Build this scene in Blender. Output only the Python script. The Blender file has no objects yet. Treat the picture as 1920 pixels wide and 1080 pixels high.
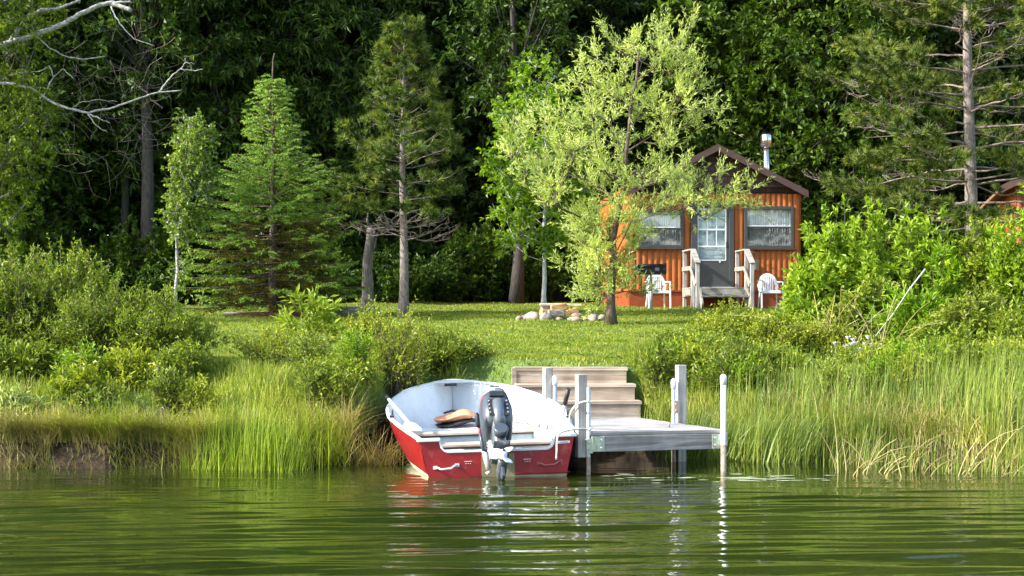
import bpy, math, random
import numpy as np
from mathutils import Vector, Matrix
R = math.radians
random.seed(7)
rng = np.random.default_rng(11)
C = bpy.context.scene.collection
scene = bpy.context.scene

# ------------------------------------------------------------------ camera
F = 3030.0; HZ = 615.0; CH = 1.34          # focal length and horizon row in photo pixels, eye height above water
cd = bpy.data.cameras.new('camera'); cam = bpy.data.objects.new('camera', cd); C.objects.link(cam)
cam.location = (0, 0, CH); cam.rotation_euler = (R(90), 0, 0)
cd.sensor_width = 36; cd.lens = 36 * F / 1920; cd.shift_y = (HZ - 540) / 1920
cd.clip_start = 0.1; cd.clip_end = 2000
scene.camera = cam

# ------------------------------------------------------------------ light
SUN_DIR = Vector((-0.78, -0.25, 0.54)).normalized()
w = bpy.data.worlds.new('World'); scene.world = w; w.use_nodes = True
nt = w.node_tree; bg = nt.nodes['Background']; sky = nt.nodes.new('ShaderNodeTexSky')
sky.sky_type = 'NISHITA'; sky.sun_disc = False
sky.sun_elevation = math.asin(SUN_DIR.z); sky.sun_rotation = math.atan2(SUN_DIR.x, SUN_DIR.y)
sky.air_density = 1.0; sky.dust_density = 2.0
nt.links.new(sky.outputs[0], bg.inputs[0]); bg.inputs[1].default_value = 0.15
sd = bpy.data.lights.new('sun', 'SUN'); sun = bpy.data.objects.new('sun', sd); C.objects.link(sun)
sd.energy = 2.9; sd.angle = R(1.0); sd.color = (1, 0.98, 0.95)
sun.rotation_euler = SUN_DIR.to_track_quat('Z', 'Y').to_euler()
scene.view_settings.view_transform = 'Standard'; scene.view_settings.look = 'None'
scene.view_settings.exposure = 1.76; scene.view_settings.gamma = 1
cy = scene.cycles
cy.max_bounces = 6; cy.diffuse_bounces = 3; cy.glossy_bounces = 3; cy.transmission_bounces = 4
cy.sample_clamp_indirect = 6; cy.caustics_reflective = False; cy.caustics_refractive = False

def PX(px, Y): return (px - 960) / F * Y
def PZ(py, Y): return CH + (HZ - py) / F * Y

# ------------------------------------------------------------------ materials
def nodes(name):
    m = bpy.data.materials.new(name); m.use_nodes = True
    t = m.node_tree; b = t.nodes['Principled BSDF']; return m, t, b
def N(t, kind, **kw):
    n = t.nodes.new('ShaderNode' + kind)
    for k, v in kw.items():
        if k in n.inputs: n.inputs[k].default_value = v
        else: setattr(n, k, v)
    return n
def ramp(t, src, stops):
    r = t.nodes.new('ShaderNodeValToRGB'); t.links.new(src, r.inputs[0])
    e = r.color_ramp.elements
    while len(e) < len(stops): e.new(0.5)
    for i, (p, c) in enumerate(stops): e[i].position = p; e[i].color = (*c, 1)
    return r.outputs[0]
def bumpit(t, b, h, s=0.3, d=0.01):
    n = N(t, 'Bump', Strength=s, Distance=d); t.links.new(h, n.inputs['Height']); t.links.new(n.outputs[0], b.inputs['Normal'])
def coords(t, scale=(1, 1, 1), rot=(0, 0, 0)):
    tc = t.nodes.new('ShaderNodeTexCoord'); mp = t.nodes.new('ShaderNodeMapping')
    mp.inputs['Scale'].default_value = scale; mp.inputs['Rotation'].default_value = rot
    t.links.new(tc.outputs['Object'], mp.inputs[0]); return mp.outputs[0]
def mixc(t, fac, a, b, mode='MIX'):
    m = t.nodes.new('ShaderNodeMix'); m.data_type = 'RGBA'; m.blend_type = mode
    for s, v in ((m.inputs[0], fac), (m.inputs[6], a), (m.inputs[7], b)):
        if hasattr(v, 'links') or hasattr(v, 'is_linked'): t.links.new(v, s)
        else: s.default_value = v if not isinstance(v, tuple) else (*v, 1)
    return m.outputs[2]

def leafmat(name, c1, c2, c3=None, trans=0.35, rough=0.45, spec=0.35, nscale=1.5):
    """leaf colour varies leaf by leaf and by clump; light passes through the blade"""
    m, t, b = nodes(name); spec *= .6
    c1, c2, c3 = [tuple(q * f for q, f in zip(c, (1.13, 1.15, .60))) for c in (c1, c2, c3)]
    g = t.nodes.new('ShaderNodeNewGeometry')
    col = ramp(t, g.outputs['Random Per Island'], [(0, c1), (0.6, c2), (1, c3 or tuple(min(1, v * 1.25) for v in c2))])
    nz = N(t, 'TexNoise', Scale=nscale, Detail=2.0); t.links.new(coords(t), nz.inputs['Vector'])
    f = ramp(t, nz.outputs[0], [(0.35, (0.74, 0.78, 0.72)), (0.65, (1.22, 1.14, .95))])
    col = mixc(t, 1.0, col, f, 'MULTIPLY')
    t.links.new(col, b.inputs['Base Color']); b.inputs['Roughness'].default_value = rough
    b.inputs['Specular IOR Level'].default_value = spec
    tr = t.nodes.new('ShaderNodeBsdfTranslucent')
    yel = mixc(t, 1.0, col, (1.12, 1.15, 0.5), 'MULTIPLY')
    t.links.new(yel, tr.inputs[0])
    mx = t.nodes.new('ShaderNodeMixShader'); mx.inputs[0].default_value = trans
    out = t.nodes['Material Output']
    t.links.new(b.outputs[0], mx.inputs[1]); t.links.new(tr.outputs[0], mx.inputs[2]); t.links.new(mx.outputs[0], out.inputs[0])
    return m
def barkmat(name, c1, c2, scale=(6, 6, 1.5), bump=0.6):
    m, t, b = nodes(name)
    nz = N(t, 'TexNoise', Scale=4.0, Detail=6.0, Roughness=0.7); t.links.new(coords(t, scale), nz.inputs['Vector'])
    t.links.new(ramp(t, nz.outputs[0], [(0.35, c1), (0.65, c2)]), b.inputs['Base Color'])
    b.inputs['Roughness'].default_value = 0.9; bumpit(t, b, nz.outputs[0], bump, 0.02); return m
def woodmat(name, c1, c2, c3, axis=0, sc=1.0, rough=0.8):
    """weathered timber: grain stretched along one axis, knots and per-board tone"""
    m, t, b = nodes(name)
    s = [14 * sc, 14 * sc, 14 * sc]; s[axis] = 0.9 * sc
    v = coords(t, tuple(s))
    g = t.nodes.new('ShaderNodeNewGeometry')
    va = t.nodes.new('ShaderNodeVectorMath'); va.operation = 'ADD'; t.links.new(v, va.inputs[0])
    mu = N(t, 'Math', operation='MULTIPLY'); mu.inputs[1].default_value = 37; t.links.new(g.outputs['Random Per Island'], mu.inputs[0])
    t.links.new(mu.outputs[0], va.inputs[1])
    nz = N(t, 'TexNoise', Scale=1.0, Detail=5.0, Roughness=0.65, Distortion=1.2); t.links.new(va.outputs[0], nz.inputs['Vector'])
    wv = N(t, 'TexNoise', Scale=2.3, Detail=3.0); t.links.new(coords(t, (2, 2, 2)), wv.inputs['Vector'])
    col = ramp(t, nz.outputs[0], [(0.32, c1), (0.5, c2), (0.68, c3)])
    f = ramp(t, wv.outputs[0], [(0.35, (0.78, 0.78, 0.78)), (0.65, (1.1, 1.1, 1.1))])
    col = mixc(t, 1.0, col, f, 'MULTIPLY')
    f2 = ramp(t, g.outputs['Random Per Island'], [(0, (0.85, 0.85, 0.86)), (1, (1.1, 1.1, 1.08))])
    col = mixc(t, 1.0, col, f2, 'MULTIPLY')
    t.links.new(col, b.inputs['Base Color']); b.inputs['Roughness'].default_value = rough
    bumpit(t, b, nz.outputs[0], 0.5, 0.004); return m
def paint(name, c, rough=0.5, var=0.12, scale=6.0, metal=0.0, dirt=None, spec=0.5):
    m, t, b = nodes(name)
    nz = N(t, 'TexNoise', Scale=scale, Detail=5.0, Roughness=0.6); t.links.new(coords(t), nz.inputs['Vector'])
    lo = tuple(v * (1 - var) for v in c); hi = tuple(min(1, v * (1 + var)) for v in c)
    col = ramp(t, nz.outputs[0], [(0.35, lo), (0.65, hi)])
    if dirt:
        n2 = N(t, 'TexNoise', Scale=scale * 2.3, Detail=8.0, Roughness=0.75); t.links.new(coords(t, (1, 1, 1), (1, 2, 0)), n2.inputs['Vector'])
        fac = ramp(t, n2.outputs[0], [(0.56, (0, 0, 0)), (0.72, (0.8, 0.8, 0.8))])
        col = mixc(t, fac, col, dirt)
    t.links.new(col, b.inputs['Base Color']); b.inputs['Roughness'].default_value = rough
    b.inputs['Metallic'].default_value = metal; b.inputs['Specular IOR Level'].default_value = spec
    bumpit(t, b, nz.outputs[0], 0.15, 0.003); return m

# ------------------------------------------------------------------ mesh builder
class MB:
    def __init__(s): s.v = []; s.n = 0; s.f = []
    def add(s, v, faces, mi=0, smooth=False):
        v = np.asarray(v, float).reshape(-1, 3); faces = np.asarray(faces, int)
        s.v.append(v); s.f.append((faces + s.n, mi, smooth)); s.n += len(v)
    def addl(s, v, flist, mi=0, smooth=False):       # faces of mixed sizes
        base = s.n; v = np.asarray(v, float).reshape(-1, 3); s.v.append(v); s.n += len(v)
        for f in flist: s.f.append((np.asarray([f]) + base, mi, smooth))
    def box(s, c, size, rz=0.0, mi=0, M=None):
        x, y, z = [q / 2 for q in size]
        p = [Vector((a * x, b * y, d * z)) for d in (-1, 1) for b in (-1, 1) for a in (-1, 1)]
        rot = M if M is not None else Matrix.Rotation(rz, 3, 'Z')
        p = [rot @ q + Vector(c) for q in p]
        s.add([tuple(q) for q in p], [(0, 2, 3, 1), (4, 5, 7, 6), (0, 1, 5, 4), (2, 6, 7, 3), (1, 3, 7, 5), (0, 4, 6, 2)], mi)
    def bar(s, a, b, w, h, mi=0, up=(0, 0, 1)):       # box beam from a to b
        a = Vector(a); b = Vector(b); d = b - a; L = d.length; d.normalize()
        sd_ = d.cross(Vector(up)); sd_.normalize(); u = sd_.cross(d)
        M = Matrix((sd_, d, u)).transposed(); s.box((a + b) / 2, (w, L, h), M=M, mi=mi)
    def tube(s, pts, rad, n=8, mi=0, caps=True, smooth=True):
        P = np.asarray(pts, float); k = len(P); rad = np.broadcast_to(np.asarray(rad, float), (k,))
        T = np.gradient(P, axis=0); T /= np.linalg.norm(T, axis=1)[:, None] + 1e-9
        ref = np.array([0, 0, 1.0]) if abs(T[0][2]) < 0.9 else np.array([1.0, 0, 0])
        A = np.cross(T, ref); A /= np.linalg.norm(A, axis=1)[:, None] + 1e-9; B = np.cross(T, A)
        th = np.linspace(0, 2 * np.pi, n, endpoint=False)
        V = P[:, None] + rad[:, None, None] * (np.cos(th)[None, :, None] * A[:, None] + np.sin(th)[None, :, None] * B[:, None])
        fs = []
        for i in range(k - 1):
            for j in range(n):
                a = i * n + j; b = i * n + (j + 1) % n; fs.append((a, b, b + n, a + n))
        fl = list(fs)
        base = s.n; s.v.append(V.reshape(-1, 3)); s.n += k * n
        s.f.append((np.asarray(fl) + base, mi, smooth))
        if caps:
            s.f.append((np.asarray([list(range(n))[::-1]]) + base, mi, False)); s.f.append((np.asarray([[(k - 1) * n + q for q in range(n)]]) + base, mi, False))
    def prisms(s, A, B, ra, rb, n=3, mi=0):           # many thin tapered sticks at once
        A = np.asarray(A, float).reshape(-1, 3); B = np.asarray(B, float).reshape(-1, 3); k = len(A)
        if k == 0: return
        ra = np.broadcast_to(ra, (k,)); rb = np.broadcast_to(rb, (k,))
        T = B - A; T /= np.linalg.norm(T, axis=1)[:, None] + 1e-9
        ref = np.where(np.abs(T[:, 2:3]) < 0.9, np.array([[0, 0, 1.0]]), np.array([[1.0, 0, 0]]))
        U = np.cross(T, ref); U /= np.linalg.norm(U, axis=1)[:, None] + 1e-9; W = np.cross(T, U)
        th = np.linspace(0, 2 * np.pi, n, endpoint=False)
        off = np.cos(th)[None, :, None] * U[:, None] + np.sin(th)[None, :, None] * W[:, None]
        V = np.concatenate([A[:, None] + ra[:, None, None] * off, B[:, None] + rb[:, None, None] * off], 1)
        j = np.arange(n); q = np.stack([j, (j + 1) % n, (j + 1) % n + n, j + n], 1)
        Fc = (np.arange(k)[:, None, None] * 2 * n + q[None]).reshape(-1, 4)
        s.add(V.reshape(-1, 3), Fc, mi, True)
    def leaves(s, P, D, Nn, L, W, fold=0.2, mi=0, mid=0.45):
        k = len(P); D = unit(D); S = unit(np.cross(D, Nn)); U = np.cross(S, D)
        L = np.broadcast_to(L, (k,))[:, None]; W = np.broadcast_to(W, (k,))[:, None]
        V = np.stack([P, P + D * L * mid + S * W / 2 + U * W * fold, P + D * L - U * L * 0.06, P + D * L * mid - S * W / 2 + U * W * fold], 1)
        s.add(V.reshape(-1, 3), (np.arange(k)[:, None] * 4 + np.arange(4)[None]), mi)
    def needles(s, P, D, L, W, mi=0):
        k = len(P); D = unit(D); S = unit(np.cross(D, rng.normal(size=(k, 3))))
        L = np.broadcast_to(L, (k,))[:, None]; W = np.broadcast_to(W, (k,))[:, None]
        V = np.stack([P - S * W / 2, P + S * W / 2, P + D * L], 1)
        s.add(V.reshape(-1, 3), (np.arange(k)[:, None] * 3 + np.arange(3)[None]), mi)
    def blades(s, P, H, W, lean, az, seg=3, mi=0, bend=1.6):   # grass and reed strips
        k = len(P); W = np.broadcast_to(W, (k,)); H = np.broadcast_to(H, (k,)); lean = np.broadcast_to(lean, (k,))
        dx = np.cos(az); dy = np.sin(az); face = az + np.pi / 2 + rng.normal(0, 0.7, k)
        sx = np.cos(face); sy = np.sin(face); V = []
        for i in range(seg + 1):
            t_ = i / seg; o = lean * H * t_ ** bend; z = H * t_ * (1 - 0.35 * np.minimum(lean, 1.2) * t_ ** 1.5)
            wd = W / 2 * (1 - t_ ** 1.8) + 0.0004
            c = P + np.stack([dx * o, dy * o, z], 1); sv = np.stack([sx * wd, sy * wd, 0 * wd], 1)
            V += [c - sv, c + sv]
        V = np.stack(V, 1).reshape(-1, 3); nv = 2 * (seg + 1)
        q = np.array([[2 * i, 2 * i + 1, 2 * i + 3, 2 * i + 2] for i in range(seg)])
        s.add(V, (np.arange(k)[:, None, None] * nv + q[None]).reshape(-1, 4), mi)
    def build(s, name, mats, parent=None, loc=None, bevel=0):
        me = bpy.data.meshes.new(name); V = np.concatenate(s.v); me.vertices.add(len(V)); me.vertices.foreach_set('co', V.ravel())
        lo = np.concatenate([f.ravel() for f, _, _ in s.f]); tot = np.concatenate([np.full(len(f), f.shape[1]) for f, _, _ in s.f])
        mi = np.concatenate([np.full(len(f), m) for f, m, _ in s.f]); sm = np.concatenate([np.full(len(f), x) for f, _, x in s.f])
        me.loops.add(len(lo)); me.loops.foreach_set('vertex_index', lo.astype(np.int32)); me.polygons.add(len(tot))
        st = np.concatenate([[0], np.cumsum(tot)[:-1]]); me.polygons.foreach_set('loop_start', st.astype(np.int32))
        try: me.polygons.foreach_set('loop_total', tot.astype(np.int32))
        except Exception: pass
        me.polygons.foreach_set('material_index', mi.astype(np.int32)); me.polygons.foreach_set('use_smooth', sm.astype(bool))
        me.update(calc_edges=True); me.validate()
        for m in (mats if isinstance(mats, (list, tuple)) else [mats]): me.materials.append(m)
        o = bpy.data.objects.new(name, me); C.objects.link(o)
        if parent: o.parent = parent
        if loc is not None: o.location = loc
        if bevel:
            b = o.modifiers.new('edge', 'BEVEL'); b.width = bevel; b.segments = 2; b.limit_method = 'ANGLE'
        return o
def unit(a): a = np.asarray(a, float); return a / (np.linalg.norm(a, axis=-1, keepdims=True) + 1e-9)

def tag(o, label=None, cat=None, group=None, kind=None):
    if label: o['label'] = label
    if cat: o['category'] = cat
    if group: o['group'] = group
    if kind: o['kind'] = kind
    return o
def thing(name, label, cat, loc=(0, 0, 0), rz=0, group=None, rot=None):
    o = bpy.data.objects.new(name, None); C.objects.link(o); o.empty_display_size = 0.2
    o.location = loc; o.rotation_euler = rot or (0, 0, rz); return tag(o, label, cat, group)
def dup(root, loc, rz=0, sc=1, label=None, group=None):
    r = root.copy(); C.objects.link(r); r.location = loc; r.rotation_euler = (0, 0, rz); r.scale = (sc, sc, sc)
    if label: r['label'] = label
    if group: r['group'] = group
    for ch in list(root.children):
        c = ch.copy(); C.objects.link(c); c.parent = r
        for g in ch.children:
            d = g.copy(); C.objects.link(d); d.parent = c
    return r

# ------------------------------------------------------------------ terrain
SX = [-400, -12, -7, -5, -3.4, -2.2, -1.6, -1.35, -1.0, -0.3, 0.1, 1.4, 2.2, 2.8, 3.6, 4.6, 6, 10, 400]
SY = [15.0, 15.2, 15.45, 15.4, 15.5, 15.6, 15.95, 17.3, 18.5, 18.65, 17.9, 17.35, 17.1, 16.5, 15.9, 15.3, 15.0, 14.6, 14.0]
def shore(x): return np.interp(x, SX, SY) + 0.07 * np.sin(x * 5.1) + 0.04 * np.sin(x * 13.7 + 1)
def ground(x, y):
    x = np.asarray(x, float); y = np.asarray(y, float); s_ = shore(x); u = y - s_
    plat = 0.9 + 0.043 * (np.maximum(y, 17.5) - 18)
    Lb = np.interp(x, [-3, -1, 0, 1.4, 3], [2.2, 1.0, .9, 1.0, 2.6])
    t_ = np.clip((u - 0.1) / Lb, 0, 1); t_ = t_ * t_ * (3 - 2 * t_) * 0.5 + t_ * 0.5
    bank = 0.24 + (plat - 0.24) * t_
    z = np.where(u < 0, np.maximum(-0.8, u * 0.9), np.where(u < 0.1, u / 0.1 * 0.24, bank))
    z = z + np.where(u > 0.15, 0.02 * np.sin(x * 3.3 + y) * np.sin(y * 2.1 - x) + 0.03 * np.sin(x * 0.7 + 1) * np.sin(y * 0.4), 0) * np.clip(u, 0, 1)
    st = (x > .02) & (x < 1.46) & (y < 18.25) & (y > 17.3)
    return np.where(st, np.minimum(z, .28 + .0 * y), z)
def gz(x, y): return float(ground(np.array([x]), np.array([y]))[0])
# ------------------------------------------------------------------ ground, lawn, water
def grid(xs, ys, fz):
    X, Y = np.meshgrid(xs, ys); Z = fz(X, Y); V = np.stack([X, Y, Z], -1).reshape(-1, 3)
    nx = len(xs); ny = len(ys); i = np.arange(nx - 1)[None, :] + nx * np.arange(ny - 1)[:, None]
    return V, np.stack([i, i + 1, i + 1 + nx, i + nx], -1).reshape(-1, 4)
m, t, b = nodes('earth_and_turf')
tc = t.nodes.new('ShaderNodeTexCoord'); sx = t.nodes.new('ShaderNodeSeparateXYZ'); t.links.new(tc.outputs['Object'], sx.inputs[0])
n1 = N(t, 'TexNoise', Scale=0.7, Detail=6.0, Roughness=0.7); t.links.new(tc.outputs['Object'], n1.inputs['Vector'])
n2 = N(t, 'TexNoise', Scale=18.0, Detail=4.0); t.links.new(tc.outputs['Object'], n2.inputs['Vector'])
turf = ramp(t, n1.outputs[0], [(0.35, (0.075, 0.13, 0.02)), (0.55, (0.11, 0.17, 0.03)), (0.7, (0.16, 0.19, 0.05))])
mud = ramp(t, n2.outputs[0], [(0.35, (0.014, 0.009, 0.004)), (0.65, (0.06, 0.036, 0.014))])
ad = N(t, 'Math', operation='MULTIPLY_ADD'); t.links.new(n2.outputs[0], ad.inputs[0]); ad.inputs[1].default_value = 0.25; t.links.new(sx.outputs['Z'], ad.inputs[2])
fac = ramp(t, ad.outputs[0], [(0.50, (0, 0, 0)), (0.66, (1, 1, 1))])
col = mixc(t, fac, mud, turf)
f2 = N(t, 'MapRange'); f2.inputs[1].default_value = 43.5; f2.inputs[2].default_value = 46; t.links.new(sx.outputs['Y'], f2.inputs[0])
litter = ramp(t, n2.outputs[0], [(0.35, (0.012, 0.016, 0.006)), (0.65, (0.04, 0.04, 0.016))])
col = mixc(t, f2.outputs[0], col, litter)
t.links.new(col, b.inputs['Base Color']); b.inputs['Roughness'].default_value = 0.95; bumpit(t, b, n2.outputs[0], 0.8, 0.03)
M_GROUND = m
xs = np.concatenate([[-400, -150, -60, -30, -20], np.arange(-15, -4, .4), np.arange(-4, 4.5, .08), np.arange(4.5, 15, .4), [20, 30, 60, 150, 400]])
ys = np.concatenate([[8, 12, 13, 13.8], np.arange(14.2, 19.5, .08), np.arange(19.6, 46, .5), [50, 60, 80, 120, 200, 400]])
mb = MB(); mb.add(*grid(xs, ys, ground), smooth=True); tag(mb.build('ground', M_GROUND), kind='structure')

# water
m, t, b = nodes('lake_water')
v = coords(t, (.7, 4.5, 1)); nz = N(t, 'TexNoise', Scale=3.5, Detail=3.0, Roughness=0.5); t.links.new(v, nz.inputs['Vector'])
n2 = N(t, 'TexNoise', Scale=0.5, Detail=3.0); t.links.new(coords(t, (1, 1, 1)), n2.inputs['Vector'])
t.links.new(ramp(t, n2.outputs[0], [(0.35, (0.012, 0.020, 0.003)), (0.65, (0.026, 0.038, 0.006))]), b.inputs['Base Color'])
b.inputs['Roughness'].default_value = 0.025; b.inputs['IOR'].default_value = 1.33; b.inputs['Specular IOR Level'].default_value = 0.5
bumpit(t, b, nz.outputs[0], 0.08, 0.012)
M_WATER = m
wr = np.random.default_rng(5)
WV = []
for i in range(46):
    lam = 0.11 * (1.0 / 0.11) ** wr.random(); an = wr.normal(0, 0.11) + (0.08 if i % 2 else -0.1); k = 2 * np.pi / lam
    WV.append((k * np.sin(an), k * np.cos(an), wr.random() * 6.28, 0.0041 * lam ** 0.95 * (0.6 + 0.8 * wr.random()), wr.uniform(.2, .8), wr.random() * 6))
def wz(X, Y):
    Z = np.zeros_like(X); near = np.clip((15.6 - Y) / 3.7, 0.12, 1.05) * np.clip((30 + Y) / 6, 0, 1) * np.clip((14 - abs(X)) / 4, 0, 1)
    for kx, ky, p, a, gm, q in WV:
        Z += a * np.sin(kx * X + ky * Y + p + 0.9 * np.sin(gm * X + q)) * (0.55 + 0.45 * np.sin(gm * Y * .7 + .5 * X * gm + q))
    return Z * near
xs = np.concatenate([[-400, -100, -40, -20], np.arange(-14, -4.6, .25), np.arange(-4.6, 5.6, .03), np.arange(5.6, 14, .25), [20, 40, 100, 400]])
ys = np.concatenate([[-400, -100, -30, -8, 0, 4], np.arange(6, 8.2, .06), np.arange(8.2, 15.2, .014), np.arange(15.2, 19.2, .05)])
mb = MB(); mb.add(*grid(xs, ys, wz), smooth=True); tag(mb.build('water', M_WATER), kind='structure')

# grass materials
G_LAWN = leafmat('lawn_grass', (0.13, 0.19, 0.035), (0.185, 0.24, 0.05), (0.32, 0.29, 0.13), 0.35, 0.55, 0.25, 1.1)
G_LONG = leafmat('long_grass', (0.15, 0.21, 0.05), (0.24, 0.30, 0.085), (0.38, 0.39, 0.19), 0.4, 0.45, 0.3, 1.2)
G_REED = leafmat('bulrush_green', (0.10, 0.165, 0.055), (0.18, 0.245, 0.085), (0.30, 0.34, 0.15), 0.3, 0.4, 0.35, 1.0)
G_DRY = leafmat('dry_straw', (0.20, 0.16, 0.13), (0.36, 0.31, 0.27), (0.52, 0.48, 0.46), 0.2, 0.7, 0.2, 1.2)

def scatter(n, x0, x1, y0, y1, dens=None):
    x = rng.uniform(x0, x1, n); y = rng.uniform(y0, y1, n)
    if dens is not None: k = rng.random(n) < dens(x, y); x, y = x[k], y[k]
    return x, y
def nonoise(x, y, s=1.0, ph=0.0):
    return 0.5 + 0.25 * np.sin(x * 2.3 * s + ph) * np.cos(y * 1.9 * s + ph * 2) + 0.25 * np.sin(x * 5.1 * s + y * 3.7 * s + ph * 3)

# short mown lawn
mb = MB()
n = 480000
y = 17.3 + (45 - 17.3) * rng.random(n) ** 1.7; x = rng.uniform(-1, 1, n) * (y * 0.335 + 3.5)
k = (y - shore(x) > np.interp(x, [-2, -1.5, -1.2, 0, .15, 2, 3], [2.3, 2., .2, .2, .6, .75, 2.2])) & ~((x > .03) & (x < 1.38) & (y < 18.32)); x, y = x[k], y[k]; n = len(x)
tuft = nonoise(x, y, .55)
mb.blades(np.stack([x, y, ground(x, y) - .005], 1), rng.uniform(.025, .055, n) * (.7 + .6 * tuft), (.007 + y * .00042), rng.uniform(.1, .8, n), rng.uniform(0, 6.28, n), seg=1)
mb.f[-1] = (mb.f[-1][0][n // 70:], 0, False); q_ = mb.f[-1][0][:1]; fdry = np.arange(n // 70)[:, None] * 4 + np.array([[0, 1, 3, 2]]); mb.f.append((fdry, 1, False))
tag(mb.build('lawn_grass', [G_LAWN, G_DRY]), 'short mown lawn sloping up from the bank to the cabin', 'grass', kind='stuff')

# weeds and clover in the lawn
mb = MB(); n = 9000; y = 18 + 22 * rng.random(n) ** 1.4; x = rng.uniform(-1, 1, n) * (y * .33 + 1); k = (nonoise(x, y, .8, 3.) > .62) & (y - shore(x) > 1.6) & ~((x > -.05) & (x < 1.42) & (y < 18.5)); x, y = x[k], y[k]; n = len(x)
P = np.repeat(np.stack([x, y, ground(x, y) + .03], 1), 5, 0) + rng.normal(0, .03, (n * 5, 3)) * [1, 1, .3]; a = rng.uniform(0, 6.28, n * 5)
mb.leaves(P, np.stack([np.cos(a), np.sin(a), .25 + 0 * a], 1), np.tile([[0, 0, 1.]], (n * 5, 1)), rng.uniform(.03, .06, n * 5), .03)
tag(mb.build('clover', leafmat('clover_leaf', (.07, .14, .03), (.12, .20, .04), (.20, .27, .07), .3, .5, .3)), 'patches of clover and low weeds in the mown lawn', 'weeds', kind='stuff')
# long bank grass, left bank
def long_grass(name, label, n, x0, x1, u0, u1, h0, h1, mats, dry=0.12, ph=0., wd=.008, thr=.25, leanm=.45):
    x = rng.uniform(x0, x1, n); u = rng.uniform(u0, u1, n); y = shore(x) + u
    f = nonoise(x, y, 1.3, ph); k = (f + rng.normal(0, .13, n)) > thr; x, y, u, f = x[k], y[k], u[k], f[k]; n = len(x)
    inboat = (x > -1.42) & (x < .75) & (y < 18.75) & (y > 14)
    k = ~(inboat | ((x > .0) & (x < 2.15) & (y < 17.4)) | ((x > -.05) & (x < 1.42) & (y < 18.4))); x, y, u, f = x[k], y[k], u[k], f[k]; n = len(x)
    mb = MB(); P = np.stack([x, y, np.maximum(ground(x, y), -.25) - .01], 1)
    az = rng.uniform(0, 6.28, n); isd = rng.random(n) < dry
    H = rng.uniform(h0, h1, n) * (.65 + .5 * f) * np.interp(u, [1.2, 2.3], [1, .55])
    for q, mi in ((~isd, 0), (isd, 1)):
        mb.blades(P[q], H[q], rng.uniform(.6, 1.2, q.sum()) * wd, np.abs(rng.normal(0, leanm, q.sum())) + .05, az[q], 4, mi)
    return tag(mb.build(name, mats), label, 'grass', kind='stuff')
long_grass('long_grass', 'long lush green grass covering the left bank slope', 30000, -7.5, -.6, .3, 2.9, .14, .36, [G_LONG, G_DRY], .05, 0., .010, .2)
long_grass('long_grass', 'long green grass covering the right bank beside the dock', 40000, 1.35, 8, .1, 2.3, .16, .38, [G_LONG, G_DRY], .05, 1., .010, .15)
long_grass('edge_grass', 'low dry and green grass fringe hanging over the muddy edge of the left bank', 9000, -7.5, -1.35, .13, .6, .14, .32, [G_LONG, G_DRY], .45, 2., .008, .2, .9)
long_grass('edge_grass', 'dead tan grass matted along the waterline of the right bank', 12000, 1.9, 8, -.1, .8, .2, .45, [G_LONG, G_DRY], .6, 2., .008, .2, .9)
def clump_blades(mb, cx, cy, n, r, h0, h1, wd, lean, az0=0., azs=1.6, mi=0, seg=4):
    x = rng.normal(cx, r, n); y = rng.normal(cy, r * .8, n)
    mb.blades(np.stack([x, y, np.maximum(ground(x, y), -.15) - .01], 1), rng.uniform(h0, h1, n), rng.uniform(.7, 1.2, n) * wd, np.abs(rng.normal(lean, lean * .6, n)), rng.normal(az0, azs, n), seg, mi)
# bright emergent grass clumps in the water on the left
mb = MB()
for px, nb, h in ((395, 90, .62), (425, 150, .75), (455, 170, .8), (515, 260, .85), (530, 180, .78), (492, 70, .6), (368, 60, .5), (478, 110, .7)):
    clump_blades(mb, PX(px, 15.35), 15.35 + rng.normal(0, .06), nb, .15, h * .3, h * rng.uniform(.8, 1.05), .0085, .2)
tag(mb.build('water_grass', leafmat('bright_water_grass', (0.16, .25, .04), (.24, .33, .06), (.34, .40, .12), .35, .45, .3)), 'bright green grass clumps standing in the water left of the boat', 'grass', kind='stuff')
# drooping sedge tufts at the edge
mb = MB()
for px in range(4, 400, 9): clump_blades(mb, PX(px, 15.5) + rng.normal(0, .05), 15.68 + rng.normal(0, .04), 70, .06, .25, .45, .007, .9, -1.6, .9, 0 if rng.random() < .55 else 1)
for px in range(2, 390, 12): clump_blades(mb, PX(px, 15.5) + rng.normal(0, .06), 15.49 + rng.normal(0, .03), int(rng.uniform(8, 42)), .07, .10, .26, .007, .8, -1.5, 1.0, 1 if rng.random() < .7 else 0)
for px, q in ((640, 80), (668, 120), (700, 160), (722, 130), (655, 60)): clump_blades(mb, PX(px, 15.9), 16.0, q, .09, .3, .65, .007, .8, -1.4, 1.1, 1)
for px, q in ((610, 130), (580, 100), (630, 120)): clump_blades(mb, PX(px, 15.8), 15.85, q, .09, .3, .55, .007, .7, -1.4, 1.2, 0)
tag(mb.build('sedge', [G_LONG, G_DRY]), 'arching sedge tufts and straw hanging over the left waterline', 'grass', kind='stuff')
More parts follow.
